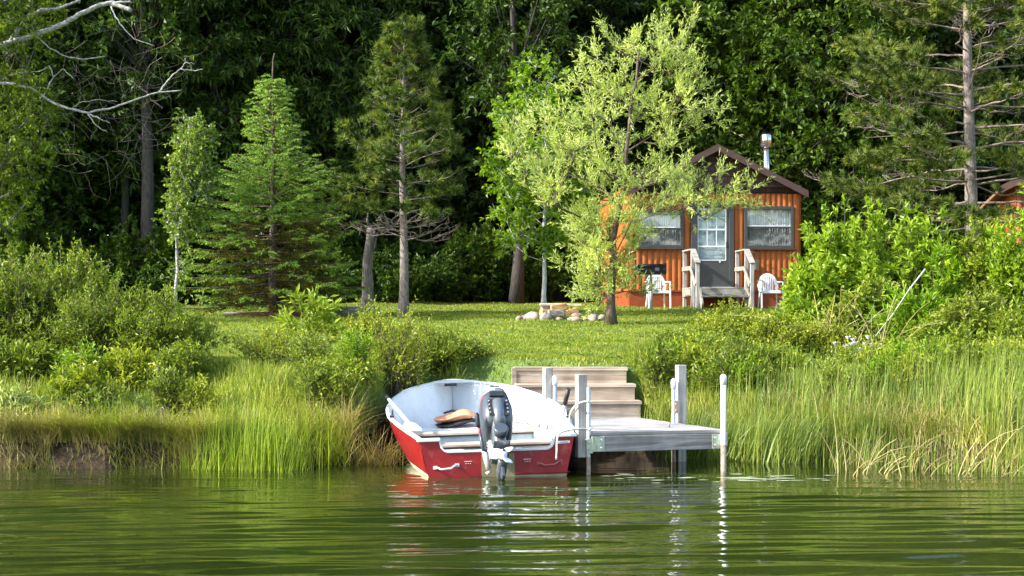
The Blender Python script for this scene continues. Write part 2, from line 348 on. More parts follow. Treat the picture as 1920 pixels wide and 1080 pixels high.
# tall bulrushes right
mb = MB(); n = 26000
x = rng.uniform(2.2, 6.8, n); u = rng.uniform(-1.15, 1.5, n); y = shore(x) + u
pz = PX(0, 1)
k = (rng.random(n) < np.interp(u, [-1.15, -.7, 0, 1.5], [.02, .14, .8, .4])) & (rng.random(n) < np.interp(x, [2.2, 2.5, 3.6, 4.4], [.25, .4, .5, 1])) & (nonoise(x, y, 1.1, 4.) > .28)
x, y = x[k], y[k]; n = len(x)
H = rng.uniform(.4, .95, n) * np.interp(x, [2.2, 4.2, 5], [.75, .82, 1.]); P = np.stack([x, y, np.maximum(ground(x, y), -.3)], 1); az = rng.normal(.1, 1.0, n); isd = rng.random(n) < .2
mb.blades(P[~isd], H[~isd], .0075, np.abs(rng.normal(.12, .16, (~isd).sum())), az[~isd], 4, 0, 1.9)
mb.blades(P[isd], H[isd] * .75, .008, np.abs(rng.normal(.35, .3, isd.sum())), rng.uniform(0, 6.28, isd.sum()), 4, 1, 2.2)
tag(mb.build('bulrushes', [G_REED, G_DRY]), 'tall slender bulrushes standing in and along the water on the right', 'reeds', kind='stuff')
mb = MB()
for i in range(16):
    px = rng.uniform(1280, 1480); clump_blades(mb, PX(px, 16.6), 16.75 - (px - 1280) / 200 * .7, 110, .13, .45, .82, .008, .35, .2, .6)
tag(mb.build('tall_grass', G_REED), 'olive tall grass leaning beside the right corner of the dock', 'grass', kind='stuff')
mb = MB()   # bleached dead stalks
for i in range(48):
    px = rng.uniform(1560, 1915); Y = rng.uniform(14.5, 15.6); x0 = PX(px, Y); z0 = max(gz(x0, Y), -.1); h = rng.uniform(.25, .7); a = rng.normal(.35, .5); tt = np.linspace(0, 1, 6)
    mb.tube(np.stack([x0 + a * h * tt ** 1.6, Y + rng.normal(0, .1) * tt, z0 + h * tt - .4 * abs(a) * h * tt ** 3], 1), np.linspace(.007, .003, 6), 4, caps=False)
for i in range(30):
    px = rng.uniform(1530, 1680); Y = 19.4; x0 = PX(px, Y); z0 = gz(x0, Y); h = rng.uniform(.5, 1.0); a = rng.normal(.1, .5); tt = np.linspace(0, 1, 6)
    mb.tube(np.stack([x0 + a * h * tt ** 1.6, Y + rng.normal(0, .1) * tt, z0 + h * tt - .3 * abs(a) * h * tt ** 3], 1), np.linspace(.006, .003, 6), 4, caps=False)
tag(mb.build('dead_stalks', G_DRY), 'bleached broken dead stalks among the reeds on the right', 'reeds', kind='stuff')
# floating scum and leaves
M_SCUM = paint('floating_scum', (.30, .33, .20), .6, .25, 20)
mb = MB()
for i in range(34):
    px = rng.uniform(1080, 1560) if i < 34 else rng.uniform(1380, 1900); py = rng.normal(899, 4) if px < 1580 else rng.normal(906, 5); Y = CH * F / (py - HZ); x0 = PX(px, Y)
    a = rng.uniform(.02, .13); bq = a * rng.uniform(.15, .5); th = np.linspace(0, 6.28, 11)[:-1]; rr = .55 + .8 * rng.random(10)
    mb.addl(np.concatenate([np.stack([x0 + a * rr * np.cos(th), Y + bq * rr * np.sin(th), 0 * th + .006], 1), [[x0, Y, .009]]]), [(j, (j + 1) % 10, 10) for j in range(10)])
tag(mb.build('floating_debris', M_SCUM), 'pale floating scum and leaves on the water in front of the dock', 'debris', kind='stuff')
# ------------------------------------------------------------------ dock and steps
W_GREY = woodmat('weathered_grey_wood', (.11, .10, .095), (.25, .235, .225), (.42, .40, .38), 0)
W_GREYY = woodmat('weathered_grey_wood_lengthwise', (.16, .15, .145), (.33, .32, .31), (.48, .46, .44), 1)
W_GREYZ = woodmat('weathered_grey_post', (.24, .21, .18), (.44, .41, .37), (.60, .57, .52), 2)
W_STEP = woodmat('step_timber', (.22, .155, .105), (.40, .315, .235), (.54, .46, .365), 0, .8)
W_DECK = woodmat('deck_planks', (.22, .20, .18), (.36, .34, .315), (.48, .46, .43), 0)
M_GALV = paint('galvanised_steel', (.42, .46, .48), .4, .1, 12, .55, (.25, .2, .15))
M_WHITEP = paint('white_plastic', (.78, .80, .78), .35, .04, 8)
M_ZINC = paint('zinc_bracket', (.42, .47, .36), .4, .25, 18, .35, (.35, .40, .2))
M_RUST = paint('rusty_pipe', (.30, .24, .17), .7, .4, 14, .2, (.12, .09, .06))
M_ROPE = paint('rope', (.62, .60, .52), .9, .2, 60)
M_BOLT = paint('bolt_steel', (.6, .6, .58), .35, .1, 20, .7)

DO = Vector((0.73, 14.77, 0)); DR = R(17.5)
dock = thing('dock', 'weathered grey wooden dock section on galvanised pipe legs', 'dock', DO, DR)
DT = .385; DW = 1.32; DL = 2.32
mb = MB(); npl = 17; pw = DL / npl
for i in range(npl):
    mb.box((DW / 2 + rng.normal(0, .004), pw * (i + .5), DT - .016 + rng.normal(0, .0012)), (DW + .02, pw - .009, .032), rng.normal(0, .002))
mb.build('deck_planks', W_DECK, dock, bevel=.003)
zf = DT - .034 - .0725
mb = MB(); mb.box((DW / 2, .02, zf), (DW, .04, .145)); mb.build('front_board', W_GREY, dock, bevel=.004)
mb = MB(); mb.box((DW / 2, DL - .02, zf), (DW, .04, .145)); mb.build('back_board', W_GREY, dock, bevel=.004)
for xx in (.02, DW - .02):
    mb = MB(); mb.box((xx, DL / 2, zf), (.04, DL - .084, .143)); mb.build('side_board', W_GREYY, dock, bevel=.004)
mb = MB(); mb.box((DW / 2, DL / 2, zf - .002), (.04, DL - .084, .13)); mb.build('centre_joist', W_GREYY, dock)
for xx in (.062, DW - .062):
    mb = MB(); mb.box((xx, -.003, zf), (.12, .006, .137)); br = mb.build('corner_bracket', M_ZINC, dock, bevel=.002)
    for zz in (-.035, .035):
        mb = MB(); mb.tube([(xx + (.03 if xx < .5 else -.03), -.006, zf + zz), (xx + (.03 if xx < .5 else -.03), -.018, zf + zz)], .011, 8); mb.build('bolt', M_BOLT, br)
def w2d(px, Y):     # photo column and depth to dock-local x, y
    p = Vector((PX(px, Y), Y, 0)) - DO; p = Matrix.Rotation(-DR, 3, 'Z') @ p; return p.x, p.y
def post(px, Y, z0, z1, name='post'):
    lx, ly = w2d(px, Y); mb = MB(); mb.box((lx, ly, (z0 + z1) / 2), (.089, .089, z1 - z0)); return mb.build(name, W_GREYZ, dock, bevel=.005)
post(1027, 16.95, -.5, .925); post(1089.5, 14.83, .155, .915); post(1276.5, 16.28, -.5, .968)
def pipe(px, Y, z0, z1, r, cap, mat=M_GALV, rust=None):
    lx, ly = w2d(px, Y); mb = MB(); mb.tube([(lx, ly, z0), (lx, ly, z1)], r, 14); o = mb.build('pipe_leg', mat, dock)
    if cap:
        mb = MB(); mb.tube([(lx, ly, z1 - .085), (lx, ly, z1 - .01), (lx, ly, z1 + .008), (lx, ly, z1 + .014)], [r + .006, r + .006, r * .8, .004], 14); mb.build('pipe_cap', M_WHITEP, o)
    if rust:
        mb = MB(); mb.tube([(lx, ly, z0 - .01), (lx, ly, rust)], r + .0015, 14); mb.build('pipe_sleeve', M_RUST, o)
    return o
pipe(1040.5, 16.9, -.5, .83, .022, True)
pipe(1103.5, 14.80, -.5, .80, .019, False, rust=.16)
pipe(1263, 16.2, -.5, .82, .021, True, rust=.16)
pipe(1356.5, 15.13, -.5, .895, .026, True, M_WHITEP, rust=.25)
for px, Y, z in ((1267, 16.17, .55), (1104, 14.79, .26), (1356, 15.15, .30)):
    lx, ly = w2d(px, Y); mb = MB(); mb.box((lx, ly - .024, z), (.062, .01, .13)); mb.box((lx, ly + .026, z), (.062, .01, .13)); mb.box((lx, ly, z + .06), (.062, .04, .008))
    mb.tube([(lx - .01, ly - .029, z + .03), (lx - .01, ly - .043, z + .03)], .009, 8); mb.tube([(lx - .01, ly - .029, z - .03), (lx - .01, ly - .043, z - .03)], .009, 8)
    mb.build('pipe_holder', M_ZINC if px != 1267 else paint('tan_holder', (.45, .36, .26), .6), dock, bevel=.002)
mb = MB(); lx, ly = w2d(1255, 15.55); mb.tube([(lx, ly, DT), (lx, ly, DT + .045), (lx + .02, ly, DT + .05)], .008, 6); mb.build('cleat_pin', M_RUST, dock)

steps = thing('wooden_steps', 'three timber box steps climbing the bank behind the dock', 'steps', (0.06, 17.55, 0), R(3))
for i, (wd, yy, z0, z1) in enumerate(((1.345, 0, .30, .545), (1.315, .26, .545, .722), (1.255, .52, .722, .90))):
    mb = MB(); mb.box((wd / 2, yy + .02, (z0 + z1 - .04) / 2), (wd, .04, z1 - .04 - z0))
    mb.box((wd / 2 + .003, yy + .145, z1 - .019), (wd + .02, .32, .038))
    for xx in (.02, wd - .02): mb.box((xx, yy + .17, (z0 + z1 - .04) / 2), (.04, .255, z1 - .042 - z0))
    mb.build('step', W_STEP, steps, bevel=.004)
mb = MB(); mb.box((-.008, .55, .78), (.055, .085, .23)); mb.build('corner_block', W_STEP, steps, bevel=.004)

# ------------------------------------------------------------------ boat
M_RED = paint('red_boat_paint', (.26, .008, .012), .35, .18, 5, 0, (.34, .10, .08))
M_CREAM = paint('cream_bottom_paint', (.72, .68, .45), .5, .15, 6, 0, (.45, .38, .16))
M_BWHITE = paint('white_boat_interior', (.74, .77, .78), .45, .05, 4, 0, (.42, .42, .38))
M_RAIL = paint('pale_grey_gunwale', (.66, .70, .68), .4, .06, 8)
M_KHAKI = paint('bare_khaki_metal', (.28, .24, .13), .5, .2, 10, .25, (.16, .13, .06))
M_BENCH = paint('grey_bench_paint', (.55, .62, .65), .5, .08, 6, 0, (.42, .44, .42))
M_PLY = woodmat('seat_plywood', (.50, .34, .22), (.66, .50, .36), (.74, .60, .46), 0, .7)
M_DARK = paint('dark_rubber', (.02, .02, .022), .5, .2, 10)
boat = thing('rowing_boat', 'red and white aluminium fishing boat moored bow to the bank beside the dock', 'boat', (-.125, 14.6, -.028), rot=(0, R(-1.6), R(7.8)))
LL = np.array([0, .5, 1.0, 1.5, 2.05, 2.6, 3.1, 3.5, 3.83, 4.05])
BG = np.interp(LL, [0, .8, 1.5, 2.05, 2.6, 3.1, 3.5, 3.83, 4.05], [.70, .82, .89, .87, .77, .62, .43, .22, .006])
GH = np.interp(LL, [0, 1, 2, 2.9, 3.6, 4.05], [.375, .46, .56, .67, .73, .75])
BC = np.interp(LL, [0, 1, 1.9, 2.6, 3.1, 3.7, 4.05], [.61, .67, .66, .53, .34, .10, .01])
ZC = np.interp(LL, [0, 2, 2.9, 3.6, 4.05], [-.02, .03, .11, .24, .42])
ZK = np.interp(LL, [0, 2.3, 3.1, 3.7, 4.05], [-.13, -.12, -.07, .10, .36])
def ring(i, off):
    g, h, c, zc, zk = BG[i] - off, GH[i], max(BC[i] - off, .001), ZC[i] + off, ZK[i] + off
    g = max(g, .002); mz = zc + (h - zc) * .5; mg = c + (g - c) * .62
    r = [(g, h), (c + (g - c) * .86, zc + (h - zc) * .78), (mg, mz), (c + (g - c) * .3, zc + (h - zc) * .22), (c, zc), (c * .5, (zc + zk) / 2), (0, zk)]
    return [(-a, LL[i], z) for a, z in r] + [(a, LL[i], z) for a, z in r[-2::-1]]
def loft(off, mats, name, flip, dy=0):
    V = []; fs = [[], []]; k = 13
    for i in range(len(LL)): V += [(x, y + (dy if i == 0 else 0) - (.035 if dy and i == len(LL) - 1 else 0), z) for x, y, z in ring(i, off)]
    for i in range(len(LL) - 1):
        for j in range(k - 1):
            q = (i * k + j, i * k + j + 1, (i + 1) * k + j + 1, (i + 1) * k + j)
            fs[1 if 3 <= j <= 8 else 0].append(q[::-1] if flip else q)
    mb = MB(); base = 0; mb.add(V, fs[0], 0, True); mb.f.append((np.asarray(fs[1]), 1, True)); return mb.build(name, mats, boat)
loft(0, [M_RED, M_CREAM], 'hull', False)
inner = loft(.022, [M_BWHITE, M_BWHITE], 'interior_liner', True, .04)
for sgn in (-1, 1):
    mb = MB(); lf = np.linspace(0, 4.05, 26); P = np.stack([sgn * (np.interp(lf, LL, BG) - .008), lf, np.interp(lf, LL, GH) + .006], 1)
    mb.tube(P, .021, 8); mb.build('gunwale', M_RAIL, boat)
mb = MB(); mb.addl([(-.25, 3.76, .77), (.25, 3.76, .77), (.05, 4.10, .78), (-.05, 4.10, .78), (-.25, 3.76, .745), (.25, 3.76, .745), (.05, 4.10, .75), (-.05, 4.10, .75)],
    [(0, 1, 2, 3), (7, 6, 5, 4), (0, 4, 5, 1), (1, 5, 6, 2), (2, 6, 7, 3), (3, 7, 4, 0)]); mb.build('bow_plate', M_RAIL, boat, bevel=.006)
# transom with its motor cut-out
def arc(cx, cz, r, a0, a1, n=6): return [(cx + r * math.cos(R(a)), cz + r * math.sin(R(a))) for a in np.linspace(a0, a1, n)]
top = [(-.705, .375), (-.53, .375)] + arc(-.44, .335, .075, 180, 270)[0:] + [(.42, .255)] + arc(.44, .33, .075, 270, 360) + [(.53, .375), (.705, .375)]
bot = [(.615, -.02), (.3, -.08), (0, -.14), (-.3, -.08), (-.615, -.02)]
prof = top + bot
def slab(prof, y0, y1, mat, name, parent, bevel=0):
    k = len(prof); mb = MB(); V = [(a, y0, z) for a, z in prof] + [(a, y1, z) for a, z in prof]
    mb.addl(V, [tuple(range(k)), tuple(range(2 * k - 1, k - 1, -1))] + [(i, i + k, (i + 1) % k + k, (i + 1) % k) for i in range(k)]); return mb.build(name, mat, parent, bevel=bevel)
transom = slab(prof, -.02, .03, M_RED, 'transom', boat)
mb = MB(); tp = [(a, .004, z + .006) for a, z in top[1:-1]]
for q in range(len(tp) - 1): mb.bar(tp[q], tp[q + 1], .066, .018)
mb.build('transom_trim', M_RAIL, boat, bevel=.003)
for sgn in (-1, 1):
    mb = MB(); mb.box((sgn * .62, .01, .378), (.21, .10, .028)); mb.build('corner_cap', M_RAIL, boat, bevel=.006)
slab([(-.15, .232), (.15, .232), (.15, -.11), (-.15, -.11)], -.026, -.021, M_KHAKI, 'motor_plate', transom)
slab([(.152, .035), (.633, .03), (.60, -.02), (.152, -.11)], -.025, -.021, M_KHAKI, 'waterline_strip', transom)
slab([(-.636, .012), (-.152, .02), (-.152, -.1), (-.61, -.02)], -.025, -.021, M_KHAKI, 'waterline_strip', transom)
for rp in ([(-.66, -.024, .02), (-.152, -.024, .035)], [(.152, -.026, .05), (.65, -.026, .045)]): mb = MB(); mb.tube(rp, .006, 6); mb.build('rivet_ridge', M_RED, transom)
for cx, mt in ((-.47, paint('worn_handle', (.50, .40, .38), .5)), (.47, paint('red_worn_handle', (.34, .09, .09), .5))):
    mb = MB(); mb.tube([(cx - .10, -.02, .125), (cx - .075, -.055, .13), (cx - .05, -.06, .115), (cx + .04, -.06, .12), (cx + .07, -.055, .14), (cx + .10, -.02, .145)], .010, 8)
    mb.box((cx - .10, -.024, .13), (.035, .008, .03)); mb.box((cx + .10, -.024, .145), (.035, .008, .03)); mb.build('lifting_handle', mt if cx > 0 else M_RAIL, transom)
for cx in (-.27, .27):
    mb = MB()
    for q in range(5): mb.box((cx - .03 + q * .014, -.0225, .175), (.009, .003, .007))
    for q in range(3): mb.box((cx - .02 + q * .02, -.0225, .155), (.009, .003, .006))
    mb.build('stamped_lettering', M_WHITEP, transom)
slab([(.55, .305), (.66, .307), (.665, .318), (.66, .33), (.55, .328), (.545, .316)], -.024, -.0205, M_WHITEP, 'badge', transom)
mb = MB(); [mb.box((.572 + q * .013, -.025, .3165), (.009, .002, .009)) for q in range(6)]; mb.build('badge_lettering', paint('teal_lettering', (.05, .30, .28)), transom)
mb = MB(); mb.tube([(0, 4.05, .34), (0, 4.06, .55), (0, 4.07, .76)], [.03, .034, .036], 8); mb.build('stem_post', M_RAIL, boat)
# benches
for l0, l1, zt in ((.55, .82, .27), (1.75, 2.03, .30)):
    bw = float(np.interp((l0 + l1) / 2, LL, BG)) - .11; mb = MB()
    ub, lb_ = bw - .05, .55; mb.addl([(-lb_, l0, .03), (lb_, l0, .03), (ub, l0, zt - .01), (-ub, l0, zt - .01), (-lb_, l1, .03), (lb_, l1, .03), (ub, l1, zt - .01), (-ub, l1, zt - .01)], [(0, 1, 2, 3), (7, 6, 5, 4), (0, 4, 5, 1), (1, 5, 6, 2), (2, 6, 7, 3), (3, 7, 4, 0)]); bb = mb.build('bench', M_BENCH, boat, bevel=.01)
    mb = MB(); mb.box((0, (l0 + l1) / 2 - .01, zt + .006), (2 * bw + .0, l1 - l0 + .02, .026)); mb.build('bench_top', M_PLY, bb, bevel=.004)
    mb = MB(); mb.box((0, l0 - .025, zt - .012), (2 * bw - .04, .008, .014)); mb.build('bench_painted_shadow', M_DARK, bb)  # solid dark bar drawn in for the shade under the bench top
mb = MB(); mb.addl([(-.60, 2.5, .30), (.60, 2.5, .30), (.0, 3.5, .36), (-.50, 2.5, .04), (.50, 2.5, .04), (.0, 3.4, .2)], [(0, 1, 2), (5, 4, 3), (0, 3, 4, 1), (1, 4, 5, 2), (2, 5, 3, 0)]); mb.build('bow_seat', M_BWHITE, boat)
for sgn, w_ in ((-1, .30), (1, .34)):
    mb = MB(); mb.box((sgn * .40, .25, .15), (w_, .36, .20)); q = mb.build('stern_seat', M_BENCH, boat, bevel=.01)
    mb = MB(); mb.box((sgn * .40, .20, .257), (w_ - .08, .22, .012)); mb.build('seat_pad', M_PLY, q, bevel=.004)
for sgn, l_ in ((-1, .9), (1, 1.0), (1, 2.1), (-1, 2.1)):
    i0 = l_; g = float(np.interp(l_, LL, BG)); h = float(np.interp(l_, LL, GH))
    mb = MB(); mb.tube([(sgn * (g - .05), l_, h - .02), (sgn * (g - .11), l_, h * .6), (sgn * (g - .19), l_, .10)], .008, 5); mb.build('rib', M_RAIL, boat)
for sgn, l_ in ((-1, 1.35), (1, .95)):
    g = float(np.interp(l_, LL, BG)); h = float(np.interp(l_, LL, GH)); mb = MB()
    mb.box((sgn * (g - .01), l_, h + .03), (.04, .10, .02)); th = np.linspace(R(20), R(-200), 10)
    mb.tube([(sgn * (g - .02), l_ + .035 * math.cos(a), h + .085 + .035 * math.sin(a)) for a in th], .007, 6); mb.build('oarlock', M_DARK, boat)
mb = MB(); mb.tube([(-.03, 3.4, .36), (-.03, 3.4, .40)], [.035, .045], 12); mb.build('cup', M_WHITEP, boat)
mb = MB(); mb.box((-.04, 3.765, .725), (.14, .016, .03)); mb.build('bow_dark_bar', M_DARK, boat)  # small dark bar just below the bow plate
def bw2(l, x, z): # boat-local to world
    return boat.matrix_basis @ Vector((x, l, z))
bpy.context.view_layer.update()
# oars
def oar(name, label, a, bpt, blade_end):
    a = Vector(a); bpt = Vector(bpt); t_ = thing(name, label, 'oar', a); d = bpt - a; L = d.length; d.normalize()
    mb = MB(); mb.tube([(0, 0, 0), tuple(d * L * .9)], .018, 10); mb.build('shaft', M_RAIL, t_)
    mb = MB(); mb.tube([tuple(d * (-.05)), tuple(d * .12)], .021, 10); mb.build('grip', M_DARK, t_)
    s_ = d.cross(Vector((0, 0, 1))).normalized()
    mb = MB(); e = d * L; V = []
    for q, ww in ((.75, .02), (.82, .06), (.95, .075), (1.0, .06)):
        for sg in (-1, 1):
            for tt in (-.006, .006): V.append(tuple(d * L * q + s_ * sg * ww + d.cross(s_) * tt))
    fl = []
    for q in range(3):
        o_ = q * 4; fl += [(o_, o_ + 2, o_ + 6, o_ + 4), (o_ + 1, o_ + 5, o_ + 7, o_ + 3), (o_, o_ + 4, o_ + 5, o_ + 1), (o_ + 2, o_ + 3, o_ + 7, o_ + 6)]
    fl += [(0, 1, 3, 2), (12, 14, 15, 13)]
    mb.addl(V, fl); mb.build('blade', M_RAIL, t_); return t_
oar('oar', 'white oar leaning up out of the boat beside the dock post', (PX(1064, 15.1), 15.1, PZ(738, 15.1)), (PX(1040, 15.35), 15.35, PZ(838, 15.35)), 0)
oar('oar', 'white oar lying along the left gunwale of the boat', (PX(726, 16.6), 16.6, PZ(749, 16.6) + .02), (PX(779, 15.0), 15.0, PZ(812, 15.0) + .02), 0)
# life vest cushion on the bow seat
M_ORANGE = paint('faded_orange_vest', (.66, .28, .14), .8, .2, 7, 0, (.72, .52, .38))
M_BLACKC = paint('black_cushion', (.025, .025, .025), .7)
def cushion(name, label, loc, size, rz, mat, seed, strap=True):
    t_ = thing(name, label, 'cushion', loc, rz); r_ = np.random.default_rng(seed); nx, ny = 17, 13; V = []; 
    for sgn in (1, -1):
        for j in range(ny):
            for i in range(nx):
                u = i / (nx - 1) * 2 - 1; v_ = j / (ny - 1) * 2 - 1; e = (1 - abs(u) ** 4) * (1 - abs(v_) ** 4)
                V.append((u * size[0] / 2 * (1 - .05 * v_ * v_), v_ * size[1] / 2 * (1 - .06 * u * u), sgn * size[2] / 2 * e ** .4 * (1 + .28 * math.sin(3.1 * u + 2 * v_ + seed) + .15 * math.sin(7 * u * v_ + 2)) + size[2] * .5 + (.03 * math.sin(2.5 * u))))
    fl = []
    for s2 in (0, 1):
        for j in range(ny - 1):
            for i in range(nx - 1):
                a = s2 * nx * ny + j * nx + i; q = (a, a + 1, a + 1 + nx, a + nx); fl.append(q if s2 == 0 else q[::-1])
    mb = MB(); mb.add(V, fl, 0, True); mb.build('padding', mat, t_)
    if strap:
        mb = MB(); z = size[2] * 1.02 + .012
        mb.tube([(-.12, .03, z - .02), (-.03, 0, z + .01), (.04, -.03, z + .005), (.10, -.09, z - .03)], .012, 5); mb.tube([(.02, .06, z), (.06, -.02, z + .005), (.03, -.08, z - .01)], .010, 5); mb.build('strap', M_BLACKC, t_)
    return t_
p = bw2(2.78, -.08, .325); cushion('boat_cushion', 'thin black cushion under the orange vest on the bow seat', p, (.46, .38, .05), R(6), M_BLACKC, 3, False)
p = bw2(2.80, -.10, .375); cushion('life_vest', 'faded orange life vest lying on the bow seat of the boat', p, (.44, .42, .085), R(-4), M_ORANGE, 1)

# outboard motor, tilted up on the transom
M_COWL = paint('dark_blue_grey_cowling', (.060, .075, .092), .3, .12, 8, .1, (.10, .115, .13))
M_COWLT = paint('light_grey_cowl_top', (.20, .225, .25), .35, .1, 8, .2)
M_LEG = paint('grey_motor_leg', (.15, .17, .19), .32, .15, 9, .35, (.08, .09, .10))
M_MRED = paint('red_stripe', (.50, .02, .05), .4)
M_BRKT = paint('pale_motor_bracket', (.62, .64, .60), .4, .1, 10, .2, (.4, .4, .36))
TA = R(50)
mo = thing('outboard_motor', 'dark grey outboard motor with a white propeller, tilted up on the boat transom', 'motor', tuple(bw2(-.03, 0, .335)))
mo.rotation_euler = (Matrix.Rotation(R(7.8), 3, 'Z') @ Matrix.Rotation(-TA, 3, 'X')).to_euler()
# local: z up the motor, -y aft.  cowl lofted from rounded rectangles
def rrect(wd, dp, n=6, p_=3.2):
    th = np.linspace(0, 2 * np.pi, 4 * n, endpoint=False); c = np.cos(th); s_ = np.sin(th); return np.sign(c) * np.abs(c) ** (2 / p_) * wd / 2, np.sign(s_) * np.abs(s_) ** (2 / p_) * dp / 2
def loftz(secs, mat, name, parent, caps=True, smooth=True):
    V = []; fl = []; mb = MB(); k = 24
    for (wd, dp, yc, z) in secs: a, b_ = rrect(wd, dp); V += [(x, y + yc, z) for x, y in zip(a, b_)]
    for i in range(len(secs) - 1):
        for j in range(k): fl.append((i * k + j, i * k + (j + 1) % k, (i + 1) * k + (j + 1) % k, (i + 1) * k + j))
    mb.add(V, fl, 0, smooth)
    mb.f.append((np.asarray([list(range(k))[::-1]]), 0, False)); mb.f.append((np.asarray([[(len(secs) - 1) * k + q for q in range(k)]]), 0, False)); return mb.build(name, mat, parent)
cowl = loftz([(.20, .26, -.06, .02), (.27, .37, -.06, .06), (.295, .42, -.07, .14), (.30, .44, -.07, .24), (.275, .43, -.06, .34), (.25, .41, -.05, .43), (.22, .36, -.05, .46)], M_COWL, 'cowling', mo)
loftz([(.266, .421, -.054, .394), (.252, .412, -.05, .433), (.238, .385, -.05, .458), (.232, .38, -.05, .475), (.20, .33, -.045, .505), (.14, .24, -.04, .517)], M_COWLT, 'cowl_top', cowl)
loftz([(.268, .424, -.055, .37), (.263, .42, -.053, .392)], M_MRED, 'red_stripe', cowl)
mb = MB(); mb.box((0, -.252, .478), (.09, .012, .010)); mb.build('top_latch', M_DARK, cowl, bevel=.004)
mb = MB(); mb.box((-.045, -.258, .425), (.075, .006, .028)); mb.build('decal', M_WHITEP, cowl)
mb = MB(); mb.box((0, -.288, .33), (.135, .02, .055)); mb.build('handle_recess', M_DARK, cowl, bevel=.006)
mb = MB(); mb.tube([(-.08, -.275, .372), (-.05, -.285, .382), (.04, -.285, .385), (.08, -.275, .372)], .008, 6); mb.build('grip_lip', M_COWLT, cowl)
mb = MB()
mb.box((0, -.285, .16), (.185, .012, .21)); mb.build('rear_panel', M_DARK, cowl, bevel=.008)
for xx in (-.08, .08):
    for zz in (.09, .14, .19, .24): mb = MB(); mb.tube([(xx, -.288, zz), (xx, -.297, zz)], .008, 7); mb.build('screw', M_BOLT, cowl)
loftz([(.14, .18, -.03, -.22), (.12, .19, -.05, -.16), (.115, .22, -.075, -.08), (.14, .24, -.10, .02), (.14, .30, -.14, .10), (.115, .22, -.19, .24), (.09, .12, -.22, .27)], M_LEG, 'midsection', mo)
mb = MB(); mb.tube([(0, -.225, -.02), (0, -.26, .10), (0, -.300, .23)], [.05, .058, .05], 16); mb.build('exhaust_housing', M_LEG, mo)
mb = MB(); mb.tube([(0, -.20, -.11), (0, -.275, -.10), (0, -.285, -.10)], [.055, .068, .058], 18); mb.build('rear_cover', M_COWL, mo)
# gear case torpedo, skeg, plates
mb = MB(); mb.tube([(0, .13, -.36), (0, .09, -.36), (0, 0, -.36), (0, -.11, -.36), (0, -.155, -.36)], [.008, .034, .046, .043, .036], 16); mb.build('gearcase', M_LEG, mo)
slabx = [(.05, -.18), (.03, -.38), (.0, -.47), (-.05, -.51), (-.085, -.50), (-.095, -.42), (-.10, -.18)]
mb = MB(); k = len(slabx); V = [(-.016, a, z) for a, z in slabx] + [(.016, a, z) for a, z in slabx]
mb.addl(V, [tuple(range(k))[::-1], tuple(range(k, 2 * k))] + [(i, (i + 1) % k, (i + 1) % k + k, i + k) for i in range(k)]); mb.build('skeg', M_COWL, mo, bevel=.008)
mb = MB(); mb.box((0, -.10, -.225), (.15, .28, .012)); mb.build('cavitation_plate', M_LEG, mo, bevel=.005)
prop = None
mb = MB(); mb.tube([(0, -.158, -.36), (0, -.17, -.36), (0, -.24, -.36), (0, -.25, -.36)], [.030, .036, .032, .018], 18); prop = mb.build('propeller', M_WHITEP, mo)
for q in range(3):
    a0 = R(35 + 120 * q); mb = MB(); V = []; nr, nc = 6, 7
    for i in range(nr):
        r_ = .03 + .085 * i / (nr - 1); hw = (.45 + .42 * math.sin(math.pi * (i + .8) / (nr + 1.2))) * .085 / 2 / max(r_, .045) * 1.2
        for j in range(nc):
            u = (j / (nc - 1) * 2 - 1); a = a0 + u * hw; V.append((r_ * math.sin(a), -.205 - u * .03 * (1 - .3 * i / nr), -.36 + r_ * math.cos(a)))
    fl = [(i * nc + j, i * nc + j + 1, (i + 1) * nc + j + 1, (i + 1) * nc + j) for i in range(nr - 1) for j in range(nc - 1)]
    mb.add(V, fl, 0, True); o = mb.build('blade', M_WHITEP, prop); so = o.modifiers.new('thick', 'SOLIDIFY'); so.thickness = .006
mb = MB(); mb.tube([(0, -.25, -.36), (0, -.262, -.36)], .013, 10); mb.build('hub_nut', M_DARK, prop)
mb = MB()
for sg in (-1, 1): mb.box((sg * .07, .03, -.04), (.022, .10, .22)); 
mb.tube([(-.095, .02, .03), (.095, .02, .03)], .016, 8); mb.build('clamp_bracket', M_BRKT, mo, bevel=.004)
mi_ = mo.rotation_euler.to_matrix().inverted(); mloc = Vector(mo.location)
def mw(px, py, Y): return tuple(mi_ @ (Vector((PX(px, Y), Y, PZ(py, Y))) - mloc))
mb = MB(); mb.tube([mw(906, 840, 14.45), mw(911, 856, 14.42), mw(916, 880, 14.40)], [.020, .028, .024], 8); mb.tube([mw(914, 884, 14.40), mw(917, 889, 14.40)], .022, 8, 0); mb.build('swivel_arm', M_BRKT, mo)
mb = MB(); mb.tube([mw(893, 774, 14.45), mw(894, 777, 14.45), mw(896, 796, 14.44), mw(898, 801, 14.44)], [.012, .021, .020, .015], 10); til = mb.build('tiller', M_DARK, mo)
mb = MB(); mb.tube([mw(898, 801, 14.44), mw(901, 818, 14.43)], .011, 8); mb.build('throttle_band', M_MRED, til)
mb = MB(); mb.tube([mw(900, 812, 14.43), mw(904, 834, 14.42), mw(906, 843, 14.42), mw(914, 845, 14.42)], [.014, .017, .018, .014], 8); mb.build('tiller_arm', M_COWL, til)
mb = MB(); mb.tube([mw(912, 838, 14.43), mw(918, 826, 14.44), mw(924, 836, 14.42), mw(921, 850, 14.4)], .009, 7); mb.build('steering_link', M_BRKT, mo)
